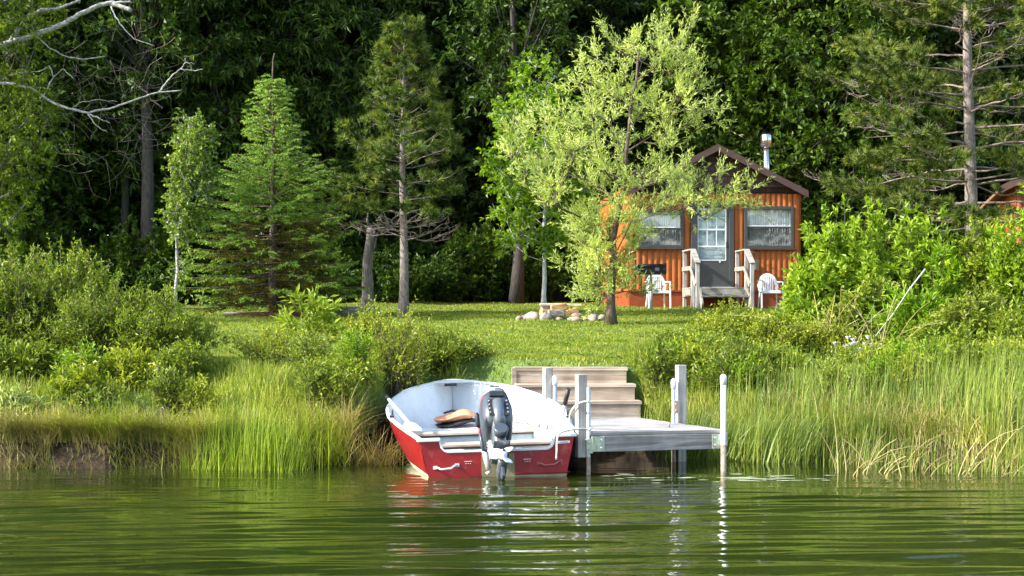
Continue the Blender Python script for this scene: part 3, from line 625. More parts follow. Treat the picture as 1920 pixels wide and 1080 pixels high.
# mooring ropes
def rope(label, pts, r=.009):
    P = [Vector((PX(a, Y), Y, PZ(b_, Y))) for a, b_, Y in pts]; out = []
    for i in range(len(P) - 1):
        p0 = P[max(i - 1, 0)]; p1 = P[i]; p2 = P[i + 1]; p3 = P[min(i + 2, len(P) - 1)]
        for t_ in np.linspace(0, 1, 7)[:-1]:
            out.append(.5 * ((2 * p1) + (p2 - p0) * t_ + (2 * p0 - 5 * p1 + 4 * p2 - p3) * t_ ** 2 + (3 * p1 - p0 - 3 * p2 + p3) * t_ ** 3))
    out.append(P[-1]); mb = MB(); mb.tube([tuple(q) for q in out], r, 7); return tag(mb.build('mooring_rope', M_ROPE), label, 'rope')
rope('upper white mooring rope looping from the dock post into the boat', [(1109, 755, 14.72), (1098, 753, 14.70), (1084, 757, 14.72), (1072, 770, 14.85), (1068, 790, 14.95), (1078, 806, 14.9), (1062, 808, 14.8), (1050, 806, 14.72)])
rope('lower white mooring rope running straight from the dock pipe to the boat corner', [(1110, 802, 14.72), (1103, 805, 14.76), (1090, 804, 14.72), (1070, 806, 14.65), (1052, 811, 14.6), (1045, 822, 14.55), (1044, 845, 14.50), (1043, 862, 14.50)])
rope('thin rope hanging down inside the right side of the boat', [(1022, 742, 16.9), (1014, 752, 16.8), (1006, 770, 16.75), (996, 785, 16.7), (984, 796, 16.5), (970, 796, 16.5)], .006)
# ------------------------------------------------------------------ cabin
M_LOG = paint('orange_log_siding', (.36, .095, .010), .6, .18, 3, 0, (.25, .055, .010))
M_SKIRT_OR_SHADE = paint('orange_skirting_or_shaded_logs', (.27, .05, .011), .6, .15, 3, 0, (.3, .06, .012))
M_BROWN = paint('dark_brown_trim', (.075, .038, .030), .6, .12, 5)
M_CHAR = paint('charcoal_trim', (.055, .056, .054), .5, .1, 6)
M_DOOR = paint('dark_storm_door', (.060, .062, .060), .45, .08, 6)
M_PORCHW = woodmat('porch_wood', (.15, .13, .10), (.30, .275, .225), (.45, .42, .36), 0)
M_CURT = None
m, t, b = nodes('pleated_curtain'); wv = N(t, 'TexWave', Scale=6.0, Distortion=1.5, Detail=2.0); t.links.new(coords(t, (1, 0, 0)), wv.inputs['Vector'])
t.links.new(ramp(t, wv.outputs[0], [(0, (.62, .68, .70)), (1, (.85, .88, .88))]), b.inputs['Base Color']); b.inputs['Roughness'].default_value = .9; M_CURT = m
m, t, b = nodes('window_glass'); b.inputs['Base Color'].default_value = (.9, .95, .95, 1); b.inputs['Roughness'].default_value = .03
tp_ = t.nodes.new('ShaderNodeBsdfTransparent'); gl = N(t, 'BsdfGlossy', Roughness=.03); mx = t.nodes.new('ShaderNodeMixShader'); mx.inputs[0].default_value = .10
t.links.new(tp_.outputs[0], mx.inputs[1]); t.links.new(gl.outputs[0], mx.inputs[2]); t.links.new(mx.outputs[0], t.nodes['Material Output'].inputs[0]); M_GLASS = m
m, t, b = nodes('brown_shake_shingles'); br = N(t, 'TexBrick', Scale=1.0); br.inputs['Color1'].default_value = (.085, .042, .035, 1); br.inputs['Color2'].default_value = (.055, .028, .024, 1); br.inputs['Mortar'].default_value = (.015, .008, .007, 1)
br.inputs['Mortar Size'].default_value = .008; br.inputs['Brick Width'].default_value = .16; br.inputs['Row Height'].default_value = .13
mp = t.nodes.new('ShaderNodeMapping'); tc = t.nodes.new('ShaderNodeTexCoord'); mp.inputs['Rotation'].default_value = (R(90), 0, 0); t.links.new(tc.outputs['Object'], mp.inputs[0]); t.links.new(mp.outputs[0], br.inputs['Vector'])
t.links.new(br.outputs[0], b.inputs['Base Color']); b.inputs['Roughness'].default_value = .8; bumpit(t, b, br.outputs['Fac'], -.6, .02); M_SHAKE = m
M_ROOF = paint('roof_shingles', (.20, .10, .055), .9, .3, 9, 0, (.13, .12, .05))
M_STAIN = paint('stainless_pipe', (.62, .62, .60), .18, .05, 8, .95)
m, t, b = nodes('insect_screen_mesh'); df = N(t, 'BsdfDiffuse'); df.inputs[0].default_value = (.05, .05, .05, 1); tq = t.nodes.new('ShaderNodeBsdfTransparent'); mx = t.nodes.new('ShaderNodeMixShader'); mx.inputs[0].default_value = .3
t.links.new(tq.outputs[0], mx.inputs[1]); t.links.new(df.outputs[0], mx.inputs[2]); t.links.new(mx.outputs[0], t.nodes['Material Output'].inputs[0]); M_SCREEN = m
M_BLUE = paint('pale_blue_inner_door', (.42, .58, .62), .5, .05, 5)
M_WHITE = paint('white_paint', (.80, .82, .82), .4, .04, 8)

CW = 4.32; CD = 5.0; CYc = 40.3; CXc = PX(1340, CYc); CZ = gz(CXc, CYc); CR = R(5)
cab = thing('cabin', 'small orange log cabin with a brown shingled gable behind the willow', 'cabin', (CXc, CYc, CZ), CR)
def c2(px, py, ylocal=0):   # photo pixel to cabin-local x, z on a plane parallel to the front wall
    dirx = (px - 960) / F; n = Vector((math.sin(CR), -math.cos(CR))); o = Vector((CXc, CYc)) - n * ylocal
    tt = o.dot(n) / (Vector((dirx, 1)).dot(n)); wx, wy = dirx * tt, tt
    dx = Vector((wx - CXc, wy - CYc)); return dx.x * math.cos(CR) + dx.y * math.sin(CR), PZ(py, wy) - CZ
def logs(x0, x1, z0, z1, pit=.145, dep=.045, axis='x', y=0):
    """half-round upright logs, real relief"""
    mb = MB(); n = max(1, round((x1 - x0) / pit)); pw = (x1 - x0) / n; V = []; 
    for i in range(n):
        for q in range(7):
            u = q / 6; V.append((x0 + (i + u * .985) * pw, dep * (1 - math.sin(math.pi * (.04 + .92 * u)) ** .6) - dep))
    k = len(V); VV = [(a, y + b_, z0) for a, b_ in V] + [(a, y + b_, z1) for a, b_ in V]
    if axis == 'y': VV = [(b_, -a, z) for a, b_, z in VV]
    mb.add(VV, [(i, i + 1, i + 1 + k, i + k) for i in range(k - 1)], 0, True); return mb
L_, Rr = -CW / 2, CW / 2; SK = .40; WT = 3.0
wl = (c2(1192, 0)[0], c2(1281, 0)[0], c2(0, 465)[1] if False else c2(1236, 465)[1], c2(1236, 393)[1])
wr_ = (c2(1395, 0)[0], c2(1487, 0)[0], c2(1440, 466)[1], c2(1440, 387)[1])
dr = (c2(1295, 0)[0], c2(1375, 0)[0], .50, c2(1335, 378)[1])
def wall(*a, **k): return logs(*a, **k).build('log_wall', M_LOG, cab)
for x0, x1, z0, z1 in ((L_, wl[0], SK, WT), (wl[0], wl[1], SK, wl[2]), (wl[0], wl[1], wl[3], WT), (wl[1], dr[0], SK, WT), (dr[0], dr[1], dr[3], WT),
                       (dr[1], wr_[0], SK, WT), (wr_[0], wr_[1], SK, wr_[2]), (wr_[0], wr_[1], wr_[3], WT), (wr_[1], Rr, SK, WT)): wall(x0, x1, z0, z1)
logs(-CD, 0, SK, WT, axis='y').build('log_wall', M_LOG, cab).location = (L_ + .0, 0, 0)
mb = logs(-CD, 0, SK, WT, axis='y'); o = mb.build('log_wall', M_LOG, cab); o.location = (Rr, CD, 0); o.rotation_euler = (0, 0, math.pi) ; o.location = (Rr, CD, 0)
mb = MB(); mb.box((0, CD + .03, WT / 2 + .2), (CW, .06, WT - .4)); mb.build('back_wall', M_LOG, cab)
mb = MB(); mb.box((0, .02, SK / 2 - .1), (CW - .02, .07, SK + .2)); mb.box((L_ + .03, CD / 2 + .06, SK / 2 - .1), (.06, CD, SK + .2)); mb.box((Rr - .03, CD / 2 + .06, SK / 2 - .1), (.06, CD, SK + .2))
mb.box((0, -.025, SK + .0), (CW + .06, .05, .04)); mb.build('skirting', M_SKIRT_OR_SHADE, cab)
AP = c2(1340, 271, -.35)[1]; SL = .5
zt = lambda x: AP - .10 - SL * abs(x)
mb = MB(); pr = [(L_, WT), (Rr, WT), (Rr, zt(Rr)), (0, zt(0)), (L_, zt(L_))]
k = 5; mb.addl([(a, -.05, z) for a, z in pr] + [(a, .05, z) for a, z in pr], [tuple(range(k)), tuple(range(2 * k - 1, k - 1, -1))] + [(i, i + k, (i + 1) % k + k, (i + 1) % k) for i in range(k)])
mb.build('gable', M_SHAKE, cab)
mb = MB(); mb.box((0, -.062, WT + .02), (CW + .04, .02, .05)); mb.build('gable_trim', M_BROWN, cab)
mb = MB(); ex = Rr + .10
for sg in (-1, 1):
    a = np.array([0, -.38, AP]); b_ = np.array([sg * ex, -.38, AP - SL * ex]); mb2 = [a, b_, b_ + [0, CD + .7, 0], a + [0, CD + .7, 0]]; V = [tuple(q) for q in mb2] + [tuple(q - [0, 0, .06]) for q in mb2]
    mb.addl(V, [(0, 1, 2, 3), (7, 6, 5, 4), (0, 4, 5, 1), (1, 5, 6, 2), (2, 6, 7, 3), (3, 7, 4, 0)])
roof = mb.build('roof', M_ROOF, cab)
for sg in (-1, 1):
    mb = MB(); a = Vector((sg * .0, -.395, AP - .07)); b_ = Vector((sg * (ex + .01), -.395, AP - .07 - SL * (ex + .01))); mb.bar(a, b_, .035, .17, up=(0, 1, 0)) if False else None
    V = []
    for q, yy in enumerate((-.405, -.383)):
        for (xx, zz) in ((0, AP + .012), (sg * (ex + .02), AP + .012 - SL * (ex + .02)), (sg * (ex + .02), AP - .16 - SL * (ex + .02)), (0, AP - .16)): V.append((xx, yy, zz))
    mb.addl(V, [(0, 1, 2, 3), (7, 6, 5, 4), (0, 4, 5, 1), (1, 5, 6, 2), (2, 6, 7, 3), (3, 7, 4, 0)]); mb.build('fascia', M_BROWN, roof)
    mb = MB(); V = [(x, y, z - .062) for x, y, z in [(0, -.38, AP), (sg * ex, -.38, AP - SL * ex), (sg * ex, -.06, AP - SL * ex), (0, -.06, AP)]]
    mb.add(V, [(0, 1, 2, 3)]); mb.build('soffit', M_BROWN, roof)
mb = MB(); mb.box((0, CD, WT + .4), (CW * .6, .05, 1.0)); mb.build('rear_gable', M_BROWN, cab)
# stove pipe
sx_, sz_ = c2(1437, 310, 2.0); mb = MB(); zt_ = c2(1437, 275, 2.0)[1]
mb.tube([(sx_, 2.0, sz_ - .6), (sx_, 2.0, zt_)], .085, 18); pp = mb.build('stove_pipe', M_STAIN, cab)
mb = MB(); zc0, zc1 = zt_ - .0, c2(1437, 252, 2.0)[1]; mb.tube([(sx_, 2, zc0 - .03), (sx_, 2, zc0), (sx_, 2, zc1 - .03), (sx_, 2, zc1)], [.09, .15, .15, .13], 20); mb.build('pipe_cap', M_STAIN, pp)
mb = MB(); mb.tube([(sx_, 2, zc0 + .03), (sx_, 2, zc0 + .045)], .153, 20); mb.build('cap_band', M_CHAR, pp)
def window(wd):
    x0, x1, z0, z1 = wd; xc = (x0 + x1) / 2; zc = (z0 + z1) / 2; f_ = .075
    mb = MB()
    for xx in (x0 + f_ / 2, x1 - f_ / 2): mb.box((xx, -.03, zc), (f_, .09, z1 - z0 - 2 * f_ + .0))
    for zz in (z0 + f_ / 2, z1 - f_ / 2): mb.box((xc, -.03, zz), (x1 - x0, .094, f_))
    mb.box((xc, -.02, zc), (x1 - x0 - 2 * f_, .05, .05)); wn = mb.build('window', M_CHAR, cab, bevel=.006)
    mb = MB(); mb.box((xc, -.06, z0 - .02), (x1 - x0 + .10, .13, .035)); mb.build('sill', M_BROWN, wn, bevel=.004)
    mb = MB(); mb.box((xc, -.048, zc + .035), (x1 - x0 - 2 * f_, .008, .022)); mb.build('sash_bar', M_WHITE, wn)
    mb = MB(); mb.box((xc, -.005, zc), (x1 - x0 - 2 * f_, .006, z1 - z0 - 2 * f_)); mb.build('pane', M_GLASS, wn)
    mb = MB(); k = 60; xx = np.linspace(x0 + .05, x1 - .05, k); yy = .055 + .014 * np.sin(np.arange(k) * 1.9) + .006 * np.sin(np.arange(k) * .7)
    V = [(a, q, z0 + .04) for a, q in zip(xx, yy)] + [(a, q, z1 - .04) for a, q in zip(xx, yy)]; mb.add(V, [(i, i + 1, i + 1 + k, i + k) for i in range(k - 1)], 0, True); mb.build('curtain', M_CURT, wn)
    mb = MB(); mb.box((xc, .008, (z0 + zc) / 2 + .01), (x1 - x0 - 2 * f_, .004, zc - z0 - f_)); mb.build('insect_screen', M_SCREEN, wn)
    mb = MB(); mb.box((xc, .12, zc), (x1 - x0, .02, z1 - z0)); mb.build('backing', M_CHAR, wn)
window(wl); window(wr_)
# door: charcoal surround, storm door with upper glass and muntins
x0, x1, z0, z1 = dr; mb = MB(); sw = .16
mb.box((x0 + sw / 2, -.03, (z0 + z1) / 2), (sw, .10, z1 - z0)); mb.box((x1 - .06, -.03, (z0 + z1) / 2), (.12, .10, z1 - z0)); mb.box(((x0 + x1) / 2, -.03, z1 - .05), (x1 - x0 - sw - .121, .096, .10)); mb.build('door_frame', M_CHAR, cab, bevel=.005)
gx0, gx1, gz0, gz1 = c2(1308, 0)[0], c2(1360, 0)[0], c2(1335, 488)[1], c2(1335, 392)[1]; a0, a1 = x0 + sw, x1 - .12
mb = MB(); 
for q in (((a0 + gx0) / 2, (z0 + z1 - .1) / 2, gx0 - a0, z1 - .1 - z0), ((a1 + gx1) / 2, (z0 + z1 - .1) / 2, a1 - gx1, z1 - .1 - z0), ((gx0 + gx1) / 2, (z0 + gz0) / 2, gx1 - gx0, gz0 - z0), ((gx0 + gx1) / 2, (z1 - .1 + gz1) / 2, gx1 - gx0, z1 - .1 - gz1)):
    mb.box((q[0], -.02, q[1]), (q[2] - .001, .05, q[3]))
door = mb.build('door', M_DOOR, cab)
mb = MB(); mb.box(((gx0 + gx1) / 2, .05, (gz0 + gz1) / 2), (gx1 - gx0 + .2, .02, gz1 - gz0 + .3))
for xx in (-.17, .17): mb.box(((gx0 + gx1) / 2 + xx, .035, gz0 + .14), (.22, .02, .16))
mb.build('inner_door', M_BLUE, door, bevel=.008)
gm = gz0 + (gz1 - gz0) * .27; mb = MB()
for i in range(4): mb.box((gx0 + (gx1 - gx0) * i / 3, -.042, (gm + gz1) / 2), (.03 if i in (0, 3) else .018, .012, gz1 - gm))
for q, hh in ((0, .035), (.45, .04), (.76, .018), (1, .035)): mb.box(((gx0 + gx1) / 2, -.044, gm + (gz1 - gm) * q), (gx1 - gx0 + .03, .013, hh))
mb.build('muntins', M_WHITE, door)
mb = MB()
for xx in (gx0, gx1): mb.box((xx, -.046, (gz0 + gm) / 2), (.02, .006, gm - gz0))
mb.box(((gx0 + gx1) / 2, -.046, gz0), (gx1 - gx0, .0065, .02)); mb.build('glass_frame', M_WHITE, door)
mb = MB(); mb.box(((gx0 + gx1) / 2, -.01, (gz0 + gz1) / 2), (gx1 - gx0, .006, gz1 - gz0)); mb.build('pane', M_GLASS, door)
mb = MB(); mb.tube([(a1 - .06, -.05, c2(0, 465)[1] if False else 1.52), (a1 - .06, -.09, 1.52)], .02, 8); mb.box((a1 - .06, -.05, 1.55), (.035, .015, .16)); mb.build('handle', M_DARK, door)
mb = MB(); q = c2(1349, 491); mb.tube([(q[0], -.045, q[1]), (q[0], -.06, q[1])], .022, 8); mb.build('door_plug', M_WHITE, door)
mb = MB(); mb.box(((x0 + x1) / 2, -.05, z0 - .02), (x1 - x0, .10, .035)); mb.build('threshold', M_RAIL, door)
# porch and its rails (own thing: wooden stoop standing against the wall)
por = thing('porch_steps', 'weathered grey wooden stoop with sloping handrails at the cabin door', 'steps', (CXc, CYc, CZ), CR)
pl, pr_ = c2(1285, 0, -.5)[0], c2(1392, 0, -.5)[0]
mb = MB()
for i in range(7): mb.box(((pl + pr_) / 2, -.14 - i * .142, .445), (pr_ - pl, .134, .035))
mb.box(((pl + pr_) / 2, -1.06, .335), (pr_ - pl, .04, .18)); mb.box((pl + .02, -.56, .335), (.04, .95, .18)); mb.box((pr_ - .02, -.56, .335), (.04, .95, .18)); mb.build('platform', M_PORCHW, por, bevel=.004)
mb = MB(); sl, sr = c2(1312, 0, -1.1)[0], c2(1401, 0, -1.1)[0]; mb.box(((sl + sr) / 2, -1.22, .235), (sr - sl, .27, .035)); mb.build('tread', W_GREY, por, bevel=.004)
for xx in (sl, sr):
    mb = MB(); mb.bar((xx, -1.08, .38), (xx, -1.42, -.02), .04, .2, up=(0, 0, 1)); mb.build('stringer', M_PORCHW, por, bevel=.003)
for s0, xb in ((1, pl + .05), (2, pr_ - .05)):
    dx = .02
    A = (xb, -.16); B_ = (xb + dx, -1.06); D_ = (xb + .04, -1.55)
    for (qx, qy), zt2, zb in ((A, 1.36, 0), (B_, 1.36, -.02), (D_, 1.02, -.05)):
        mb = MB(); mb.box((qx, qy, (zt2 + zb) / 2), (.085, .085, zt2 - zb)); mb.build('rail_post', woodm if False else W_GREYZ, por, bevel=.004)
    mb = MB(); mb.bar((A[0], A[1], 1.38), (B_[0], B_[1] - .04, 1.38), .13, .038); mb.bar((B_[0], B_[1] - .04, 1.382), (D_[0], D_[1] - .06, 1.03), .13, .038); mb.build('handrail', M_PORCHW, por, bevel=.004)
    mb = MB(); mb.bar((A[0] - .055, A[1], .93), (B_[0] - .055, B_[1], .93), .035, .10); mb.bar((B_[0] - .056, B_[1], .93), (D_[0] - .056, D_[1], .50), .035, .10); mb.build('mid_rail', M_PORCHW, por, bevel=.004)

# second cabin partly hidden at right
c2b = thing('cabin', 'second orange cabin half hidden behind the tall pine at the right edge', 'cabin', (PX(2095, 36), 36, gz(12, 36)), R(-12))
logs(-2.15, 2.15, .35, 2.9).build('log_wall', M_SKIRT_OR_SHADE, c2b)  # darker orange paints the pine's shade into these log walls
o = logs(-6, 0, .35, 2.9, axis='y').build('log_wall', M_SKIRT_OR_SHADE, c2b); o.location = (-2.15, 0, 0)
mb = MB(); mb.box((0, .05, .1), (4.28, .07, .6)); mb.box((-2.1, 3.1, .1), (.06, 5.9, .6)); mb.build('skirting', M_SKIRT_OR_SHADE, c2b)
mb = MB(); mb.addl([(-2.15, -.02, 2.9), (2.15, -.02, 2.9), (0, -.02, 3.95)], [(0, 1, 2)]); mb.build('gable', M_SHAKE, c2b)
mb = MB()
for sg in (-1, 1):
    V = [(0, -.4, 4.1), (sg * 2.5, -.4, 2.85), (sg * 2.5, 6.3, 2.85), (0, 6.3, 4.1)]; V += [(x, y, z - .07) for x, y, z in V]; mb.addl(V, [(0, 1, 2, 3), (7, 6, 5, 4), (0, 4, 5, 1), (1, 5, 6, 2), (2, 6, 7, 3), (3, 7, 4, 0)])
rf2 = mb.build('roof', M_ROOF, c2b)
for sg in (-1, 1):
    mb = MB(); mb.addl([(0, -.42, 4.11), (sg * 2.52, -.42, 2.85), (sg * 2.52, -.42, 2.68), (0, -.42, 3.94), (0, -.402, 4.11), (sg * 2.52, -.402, 2.85), (sg * 2.52, -.402, 2.68), (0, -.402, 3.94)], [(0, 1, 2, 3), (7, 6, 5, 4), (0, 4, 5, 1), (1, 5, 6, 2), (2, 6, 7, 3), (3, 7, 4, 0)]); mb.build('fascia', M_BROWN, rf2)

# hanging bucket
q = c2(1415, 488, -.3); hb = thing('hanging_bucket', 'grey tin bucket hanging from a bracket on the orange wall right of the door', 'bucket', (CXc, CYc, CZ), CR)
zb = q[1]; mb = MB(); mb.tube([(q[0], -.3, zb - .24), (q[0], -.3, zb)], [.10, .13], 16, caps=False); mb.tube([(q[0], -.3, zb - .245), (q[0], -.3, zb - .235)], .10, 16); mb.tube([(q[0], -.3, zb - .01), (q[0], -.3, zb + .008)], .136, 16, caps=False); mb.build('pail', paint('dull_tin', (.30, .27, .20), .5, .15, 8, .4), hb)
mb = MB(); th = np.linspace(0, math.pi, 9); mb.tube([(q[0] + .13 * math.cos(a), -.3, zb + .17 * math.sin(a)) for a in th], .006, 5); mb.build('bail', M_DARK, hb)
mb = MB(); mb.tube([(q[0] - .16, -.04, zb + .10), (q[0] - .15, -.1, zb + .21), (q[0] - .05, -.2, zb + .23), (q[0], -.28, zb + .19), (q[0], -.3, zb + .165)], .010, 6); mb.build('bracket', M_DARK, hb)

# plastic chairs
def plastic_chair(label, loc, rz):
    c = thing('plastic_chair', label, 'chair', loc, rz, 'white plastic garden chairs'); WC = M_WHITEC
    mb = MB(); mb.box((0, -.0, .42), (.46, .44, .028)); mb.box((0, -.21, .395), (.46, .025, .06)); mb.build('seat', WC, c, bevel=.012)
    th = np.linspace(R(-8), R(188), 17); rim = [(.235 * math.cos(a) * (1 if math.sin(a) > 0 else 1), .24 + .05 * max(0, math.sin(a)), .60 + .27 * math.sin(a)) for a in th]
    mb = MB()
    for i in range(16): mb.bar(rim[i], rim[i + 1], .03, .075 if 3 < i < 12 else .055, up=(0, 1, 0)) if False else None
    inn = [(.165 * math.cos(a), .235 + .04 * max(0, math.sin(a)), .61 + .185 * math.sin(a)) for a in th]; V = []
    for a, b_ in zip(rim, inn): V += [a, b_, (b_[0], b_[1] + .025, b_[2]), (a[0], a[1] + .025, a[2])]
    fl = []
    for i in range(16):
        o_ = i * 4
        for j in range(4): fl.append((o_ + j, o_ + (j + 1) % 4, o_ + 4 + (j + 1) % 4, o_ + 4 + j))
    mb.addl(V, fl + [(3, 2, 1, 0), (64, 65, 66, 67)])
    for i in range(6):
        xx = -.115 + i * .046; zt3 = .61 + .185 * math.sqrt(max(0, 1 - (xx / .165) ** 2)); mb.bar((xx * .9, .205, .43), (xx, .27, zt3 + .02), .026, .016, up=(0, 1, 0))
    mb.bar((-.2, .20, .44), (-.225, .245, .60), .07, .025, up=(0, 1, 0)); mb.bar((.2, .20, .44), (.225, .245, .60), .07, .025, up=(0, 1, 0))
    mb.build('backrest', WC, c)
    for sg in (-1, 1):
        mb = MB(); P = [(sg * .235, .24, .66), (sg * .265, .12, .655), (sg * .275, -.1, .65), (sg * .265, -.22, .635)]
        for i in range(3): mb.bar(P[i], P[i + 1], .055, .022)
        mb.build('armrest', WC, c, bevel=.006)
        mb = MB(); mb.bar((sg * .262, -.235, .64), (sg * .265, -.27, 0), .055, .03, up=(1, 0, 0)); mb.build('leg', WC, c, bevel=.006)
        mb = MB(); mb.bar((sg * .20, .21, .42), (sg * .235, .30, 0), .045, .03, up=(1, 0, 0)); mb.build('leg', WC, c, bevel=.006)
    return c
M_WHITEC = paint('white_chair_plastic', (.80, .82, .83), .4, .03, 6)
x, y = PX(1233, 39.2), 39.2; plastic_chair('white plastic armchair behind the black grill, left of the door', (x, y, gz(x, y)), R(6))
x, y = PX(1444, 39.3), 39.3; plastic_chair('white plastic armchair with its whole round back in view, right of the door', (x, y, gz(x, y)), R(4))
# park grill on a post
x, y = PX(1221, 38.0), 38.0; g = thing('charcoal_grill', 'black box grill on a thin steel post in front of the left chair', 'grill', (x, y, gz(x, y)), R(5))
M_BLK = paint('sooty_iron', (.018, .017, .016), .6, .3, 10, .3, (.07, .035, .02)); s_ = 38.0 / F
mb = MB(); mb.tube([(0, 0, -.1), (0, 0, .88)], .033, 10); mb.build('post', M_GALV, g)
mb = MB(); wg = .64; mb.box((0, 0, .87), (wg, .42, .03)); mb.box((0, .2, 1.0), (wg, .02, .23)); mb.box((-wg / 2, 0, .98), (.02, .42, .2)); mb.box((wg / 2, 0, 1.0), (.02, .42, .24)); mb.box((0, -.2, .93), (wg, .02, .11)); mb.build('firebox', M_BLK, g, bevel=.004)
mb = MB(); mb.box((.1, -.205, 1.05), (.012, .012, .25))
for i in range(13): mb.tube([(-.29 + i * .048, -.19, 1.06), (-.29 + i * .048, .19, 1.06)], .007, 5)
mb.tube([(-.31, -.19, 1.06), (.31, -.19, 1.06)], .01, 5); mb.tube([(-.31, .19, 1.1), (.31, .19, 1.1)], .01, 5); mb.build('grate', M_BLK, g)
mb = MB(); mb.box((.10, -.23, .97), (.10, .03, .08)); mb.build('handle', paint('iron_grey', (.16, .16, .17), .4, .1, 9, .5), g)

# fire pit: ring stones and stacked wood
FY = 31.9
def rock(name, label, x, y, sz, seed, mat, group):
    r_ = np.random.default_rng(seed); mb = MB(); nu, nv = 14, 9; V = []
    for j in range(nv):
        ph = math.pi * j / (nv - 1)
        for i in range(nu):
            th = 2 * math.pi * i / nu; k = 1 + .12 * math.sin(2 * th + seed) * math.sin(ph) + .08 * math.sin(3 * th + 2 * ph + seed * 2) + .05 * math.sin(5 * ph + th)
            V.append((sz[0] * k * math.sin(ph) * math.cos(th), sz[1] * k * math.sin(ph) * math.sin(th), sz[2] * k * math.cos(ph)))
    mb.add(V, [(j * nu + i, j * nu + (i + 1) % nu, (j + 1) * nu + (i + 1) % nu, (j + 1) * nu + i) for j in range(nv - 1) for i in range(nu)], 0, True)
    o = mb.build(name, mat, loc=(x, y, gz(x, y) + sz[2] * .35)); o.rotation_euler = (0, 0, seed * 1.3); return tag(o, label, 'stone', group)
M_STONE = [paint('pink_fieldstone', (.34, .22, .16), .8, .2, 5), paint('pale_fieldstone', (.34, .27, .21), .8, .2, 6), paint('grey_fieldstone', (.26, .23, .20), .8, .2, 6)]
ST = [(974, .115, .07, 'low pale stone at the left end of the fire ring'), (998, .165, .125, 'large rounded pink stone second from the left of the fire ring'), (1024, .12, .115, 'round peach stone in front of the stacked firewood'), (1048, .10, .05, 'small flat stone under the right part of the firewood'), (1078, .17, .065, 'long flat pinkish stone right of the firewood'), (1112, .11, .10, 'domed pale stone between the firewood and the willow'), (1100, .08, .05, 'smallest low stone beside the domed pale stone'), (1130, .11, .08, 'stone half hidden by the willow trunk')]
for i, (px, rx, rz_, lb) in enumerate(ST):
    y = FY - .35 + .10 * math.sin(i * 2.1) + (.15 if i > 4 else 0); rock('fire_ring_stone', lb, PX(px, y), y, (rx, rx * .8, rz_), i + 1, M_STONE[i % 3], 'stones of the fire ring')
for i in range(5):
    y = FY + .95 - .25 * abs(i - 2); rock('fire_ring_stone', 'stone at the hidden far side of the fire ring', PX(985 + i * 32, y), y, (.13, .11, .07), i + 20, M_STONE[i % 3], 'stones at the back of the fire ring')
W_SPLIT = woodmat('split_orange_wood', (.40, .17, .06), (.58, .30, .12), (.70, .46, .24), 0, .5)
W_PALE = woodmat('pale_board', (.42, .33, .22), (.60, .50, .37), (.70, .62, .50), 0, .5)
W_LOGB = woodmat('grey_log_bark', (.10, .09, .08), (.30, .28, .26), (.62, .60, .56), 0, 1.2)
gz0_ = gz(PX(1045, FY), FY)
def stick(kind, label, pa, pb, w_, h_, mat, Y=FY):
    A = Vector((PX(pa[0], Y), Y, PZ(pa[1], Y))); B_ = Vector((PX(pb[0], Y), Y + .08, PZ(pb[1], Y))); mid = (A + B_) / 2; mb = MB(); mb.bar(A - mid, B_ - mid, w_, h_)
    o = mb.build(kind, mat, loc=mid, bevel=.012); return tag(o, label, 'firewood', 'wood stacked in the fire pit')
stick('board', 'long pale board lying across the top of the firewood stack', (1012, 571), (1091, 572), .10, .055, W_PALE)
stick('firewood', 'upper grey split log under the pale board at the left', (1015, 578), (1040, 577), .14, .07, W_LOGB, FY + .05)
stick('firewood', 'long orange slab leaning on top of the stack', (1033, 579), (1062, 574), .10, .13, W_SPLIT, FY - .12)
stick('firewood', 'orange wood chunk above the round peach stone', (1014, 586), (1030, 585), .16, .11, W_SPLIT, FY - .05)
stick('firewood', 'white and grey burnt log at the centre of the stack', (1028, 587), (1057, 586), .14, .12, W_LOGB, FY - .14)
stick('firewood', 'orange split log sticking out to the right', (1057, 587), (1084, 580), .14, .09, W_SPLIT, FY - .05)
stick('firewood', 'thin dark log at the bottom of the stack', (1028, 595), (1066, 596), .12, .05, W_LOGB, FY - .02)
stick('firewood', 'short log end at the right under the pale board', (1050, 577), (1071, 576), .12, .07, W_SPLIT, FY + .1)
# timber edging behind the spruce and the mulch ring
y = 35.2; mb = MB(); A = (PX(592, y), y, gz(PX(592, y), y) + .08); B_ = (PX(712, y), y + .1, gz(PX(700, y), y) + .08); mb.bar(A, B_, .2, .23); tag(mb.build('landscape_timber', W_GREY, bevel=.01), 'long grey landscape timber lying on the lawn right of the spruce', 'timber')
y = 34.7; mb = MB(); mb.bar((PX(420, y), y, gz(-6, y) + .03), (PX(482, y), y, gz(-6, y) + .03), .12, .07); tag(mb.build('landscape_timber', W_GREY, bevel=.008), 'low thin grey timber edging left of the spruce mulch', 'timber')
M_MULCH = paint('red_brown_mulch', (.15, .06, .03), .95, .5, 40)
SPX, SPY = PX(512, 34.3), 34.3
def mz(X, Y):
    r_ = np.sqrt(((X - SPX) / 1.0) ** 2 + ((Y - SPY) / .8) ** 2); return ground(X, Y) + np.where(r_ < 1, .11 * (1 - r_ ** 2) + .012 * np.sin(X * 40) * np.sin(Y * 37), -.06)
mb = MB(); mb.add(*grid(np.linspace(SPX - 1.02, SPX + 1.02, 50), np.linspace(SPY - .85, SPY + .85, 40), mz), smooth=True); tag(mb.build('mulch', M_MULCH), kind='stuff', label='red brown mulch mound round the foot of the spruce', cat='mulch')
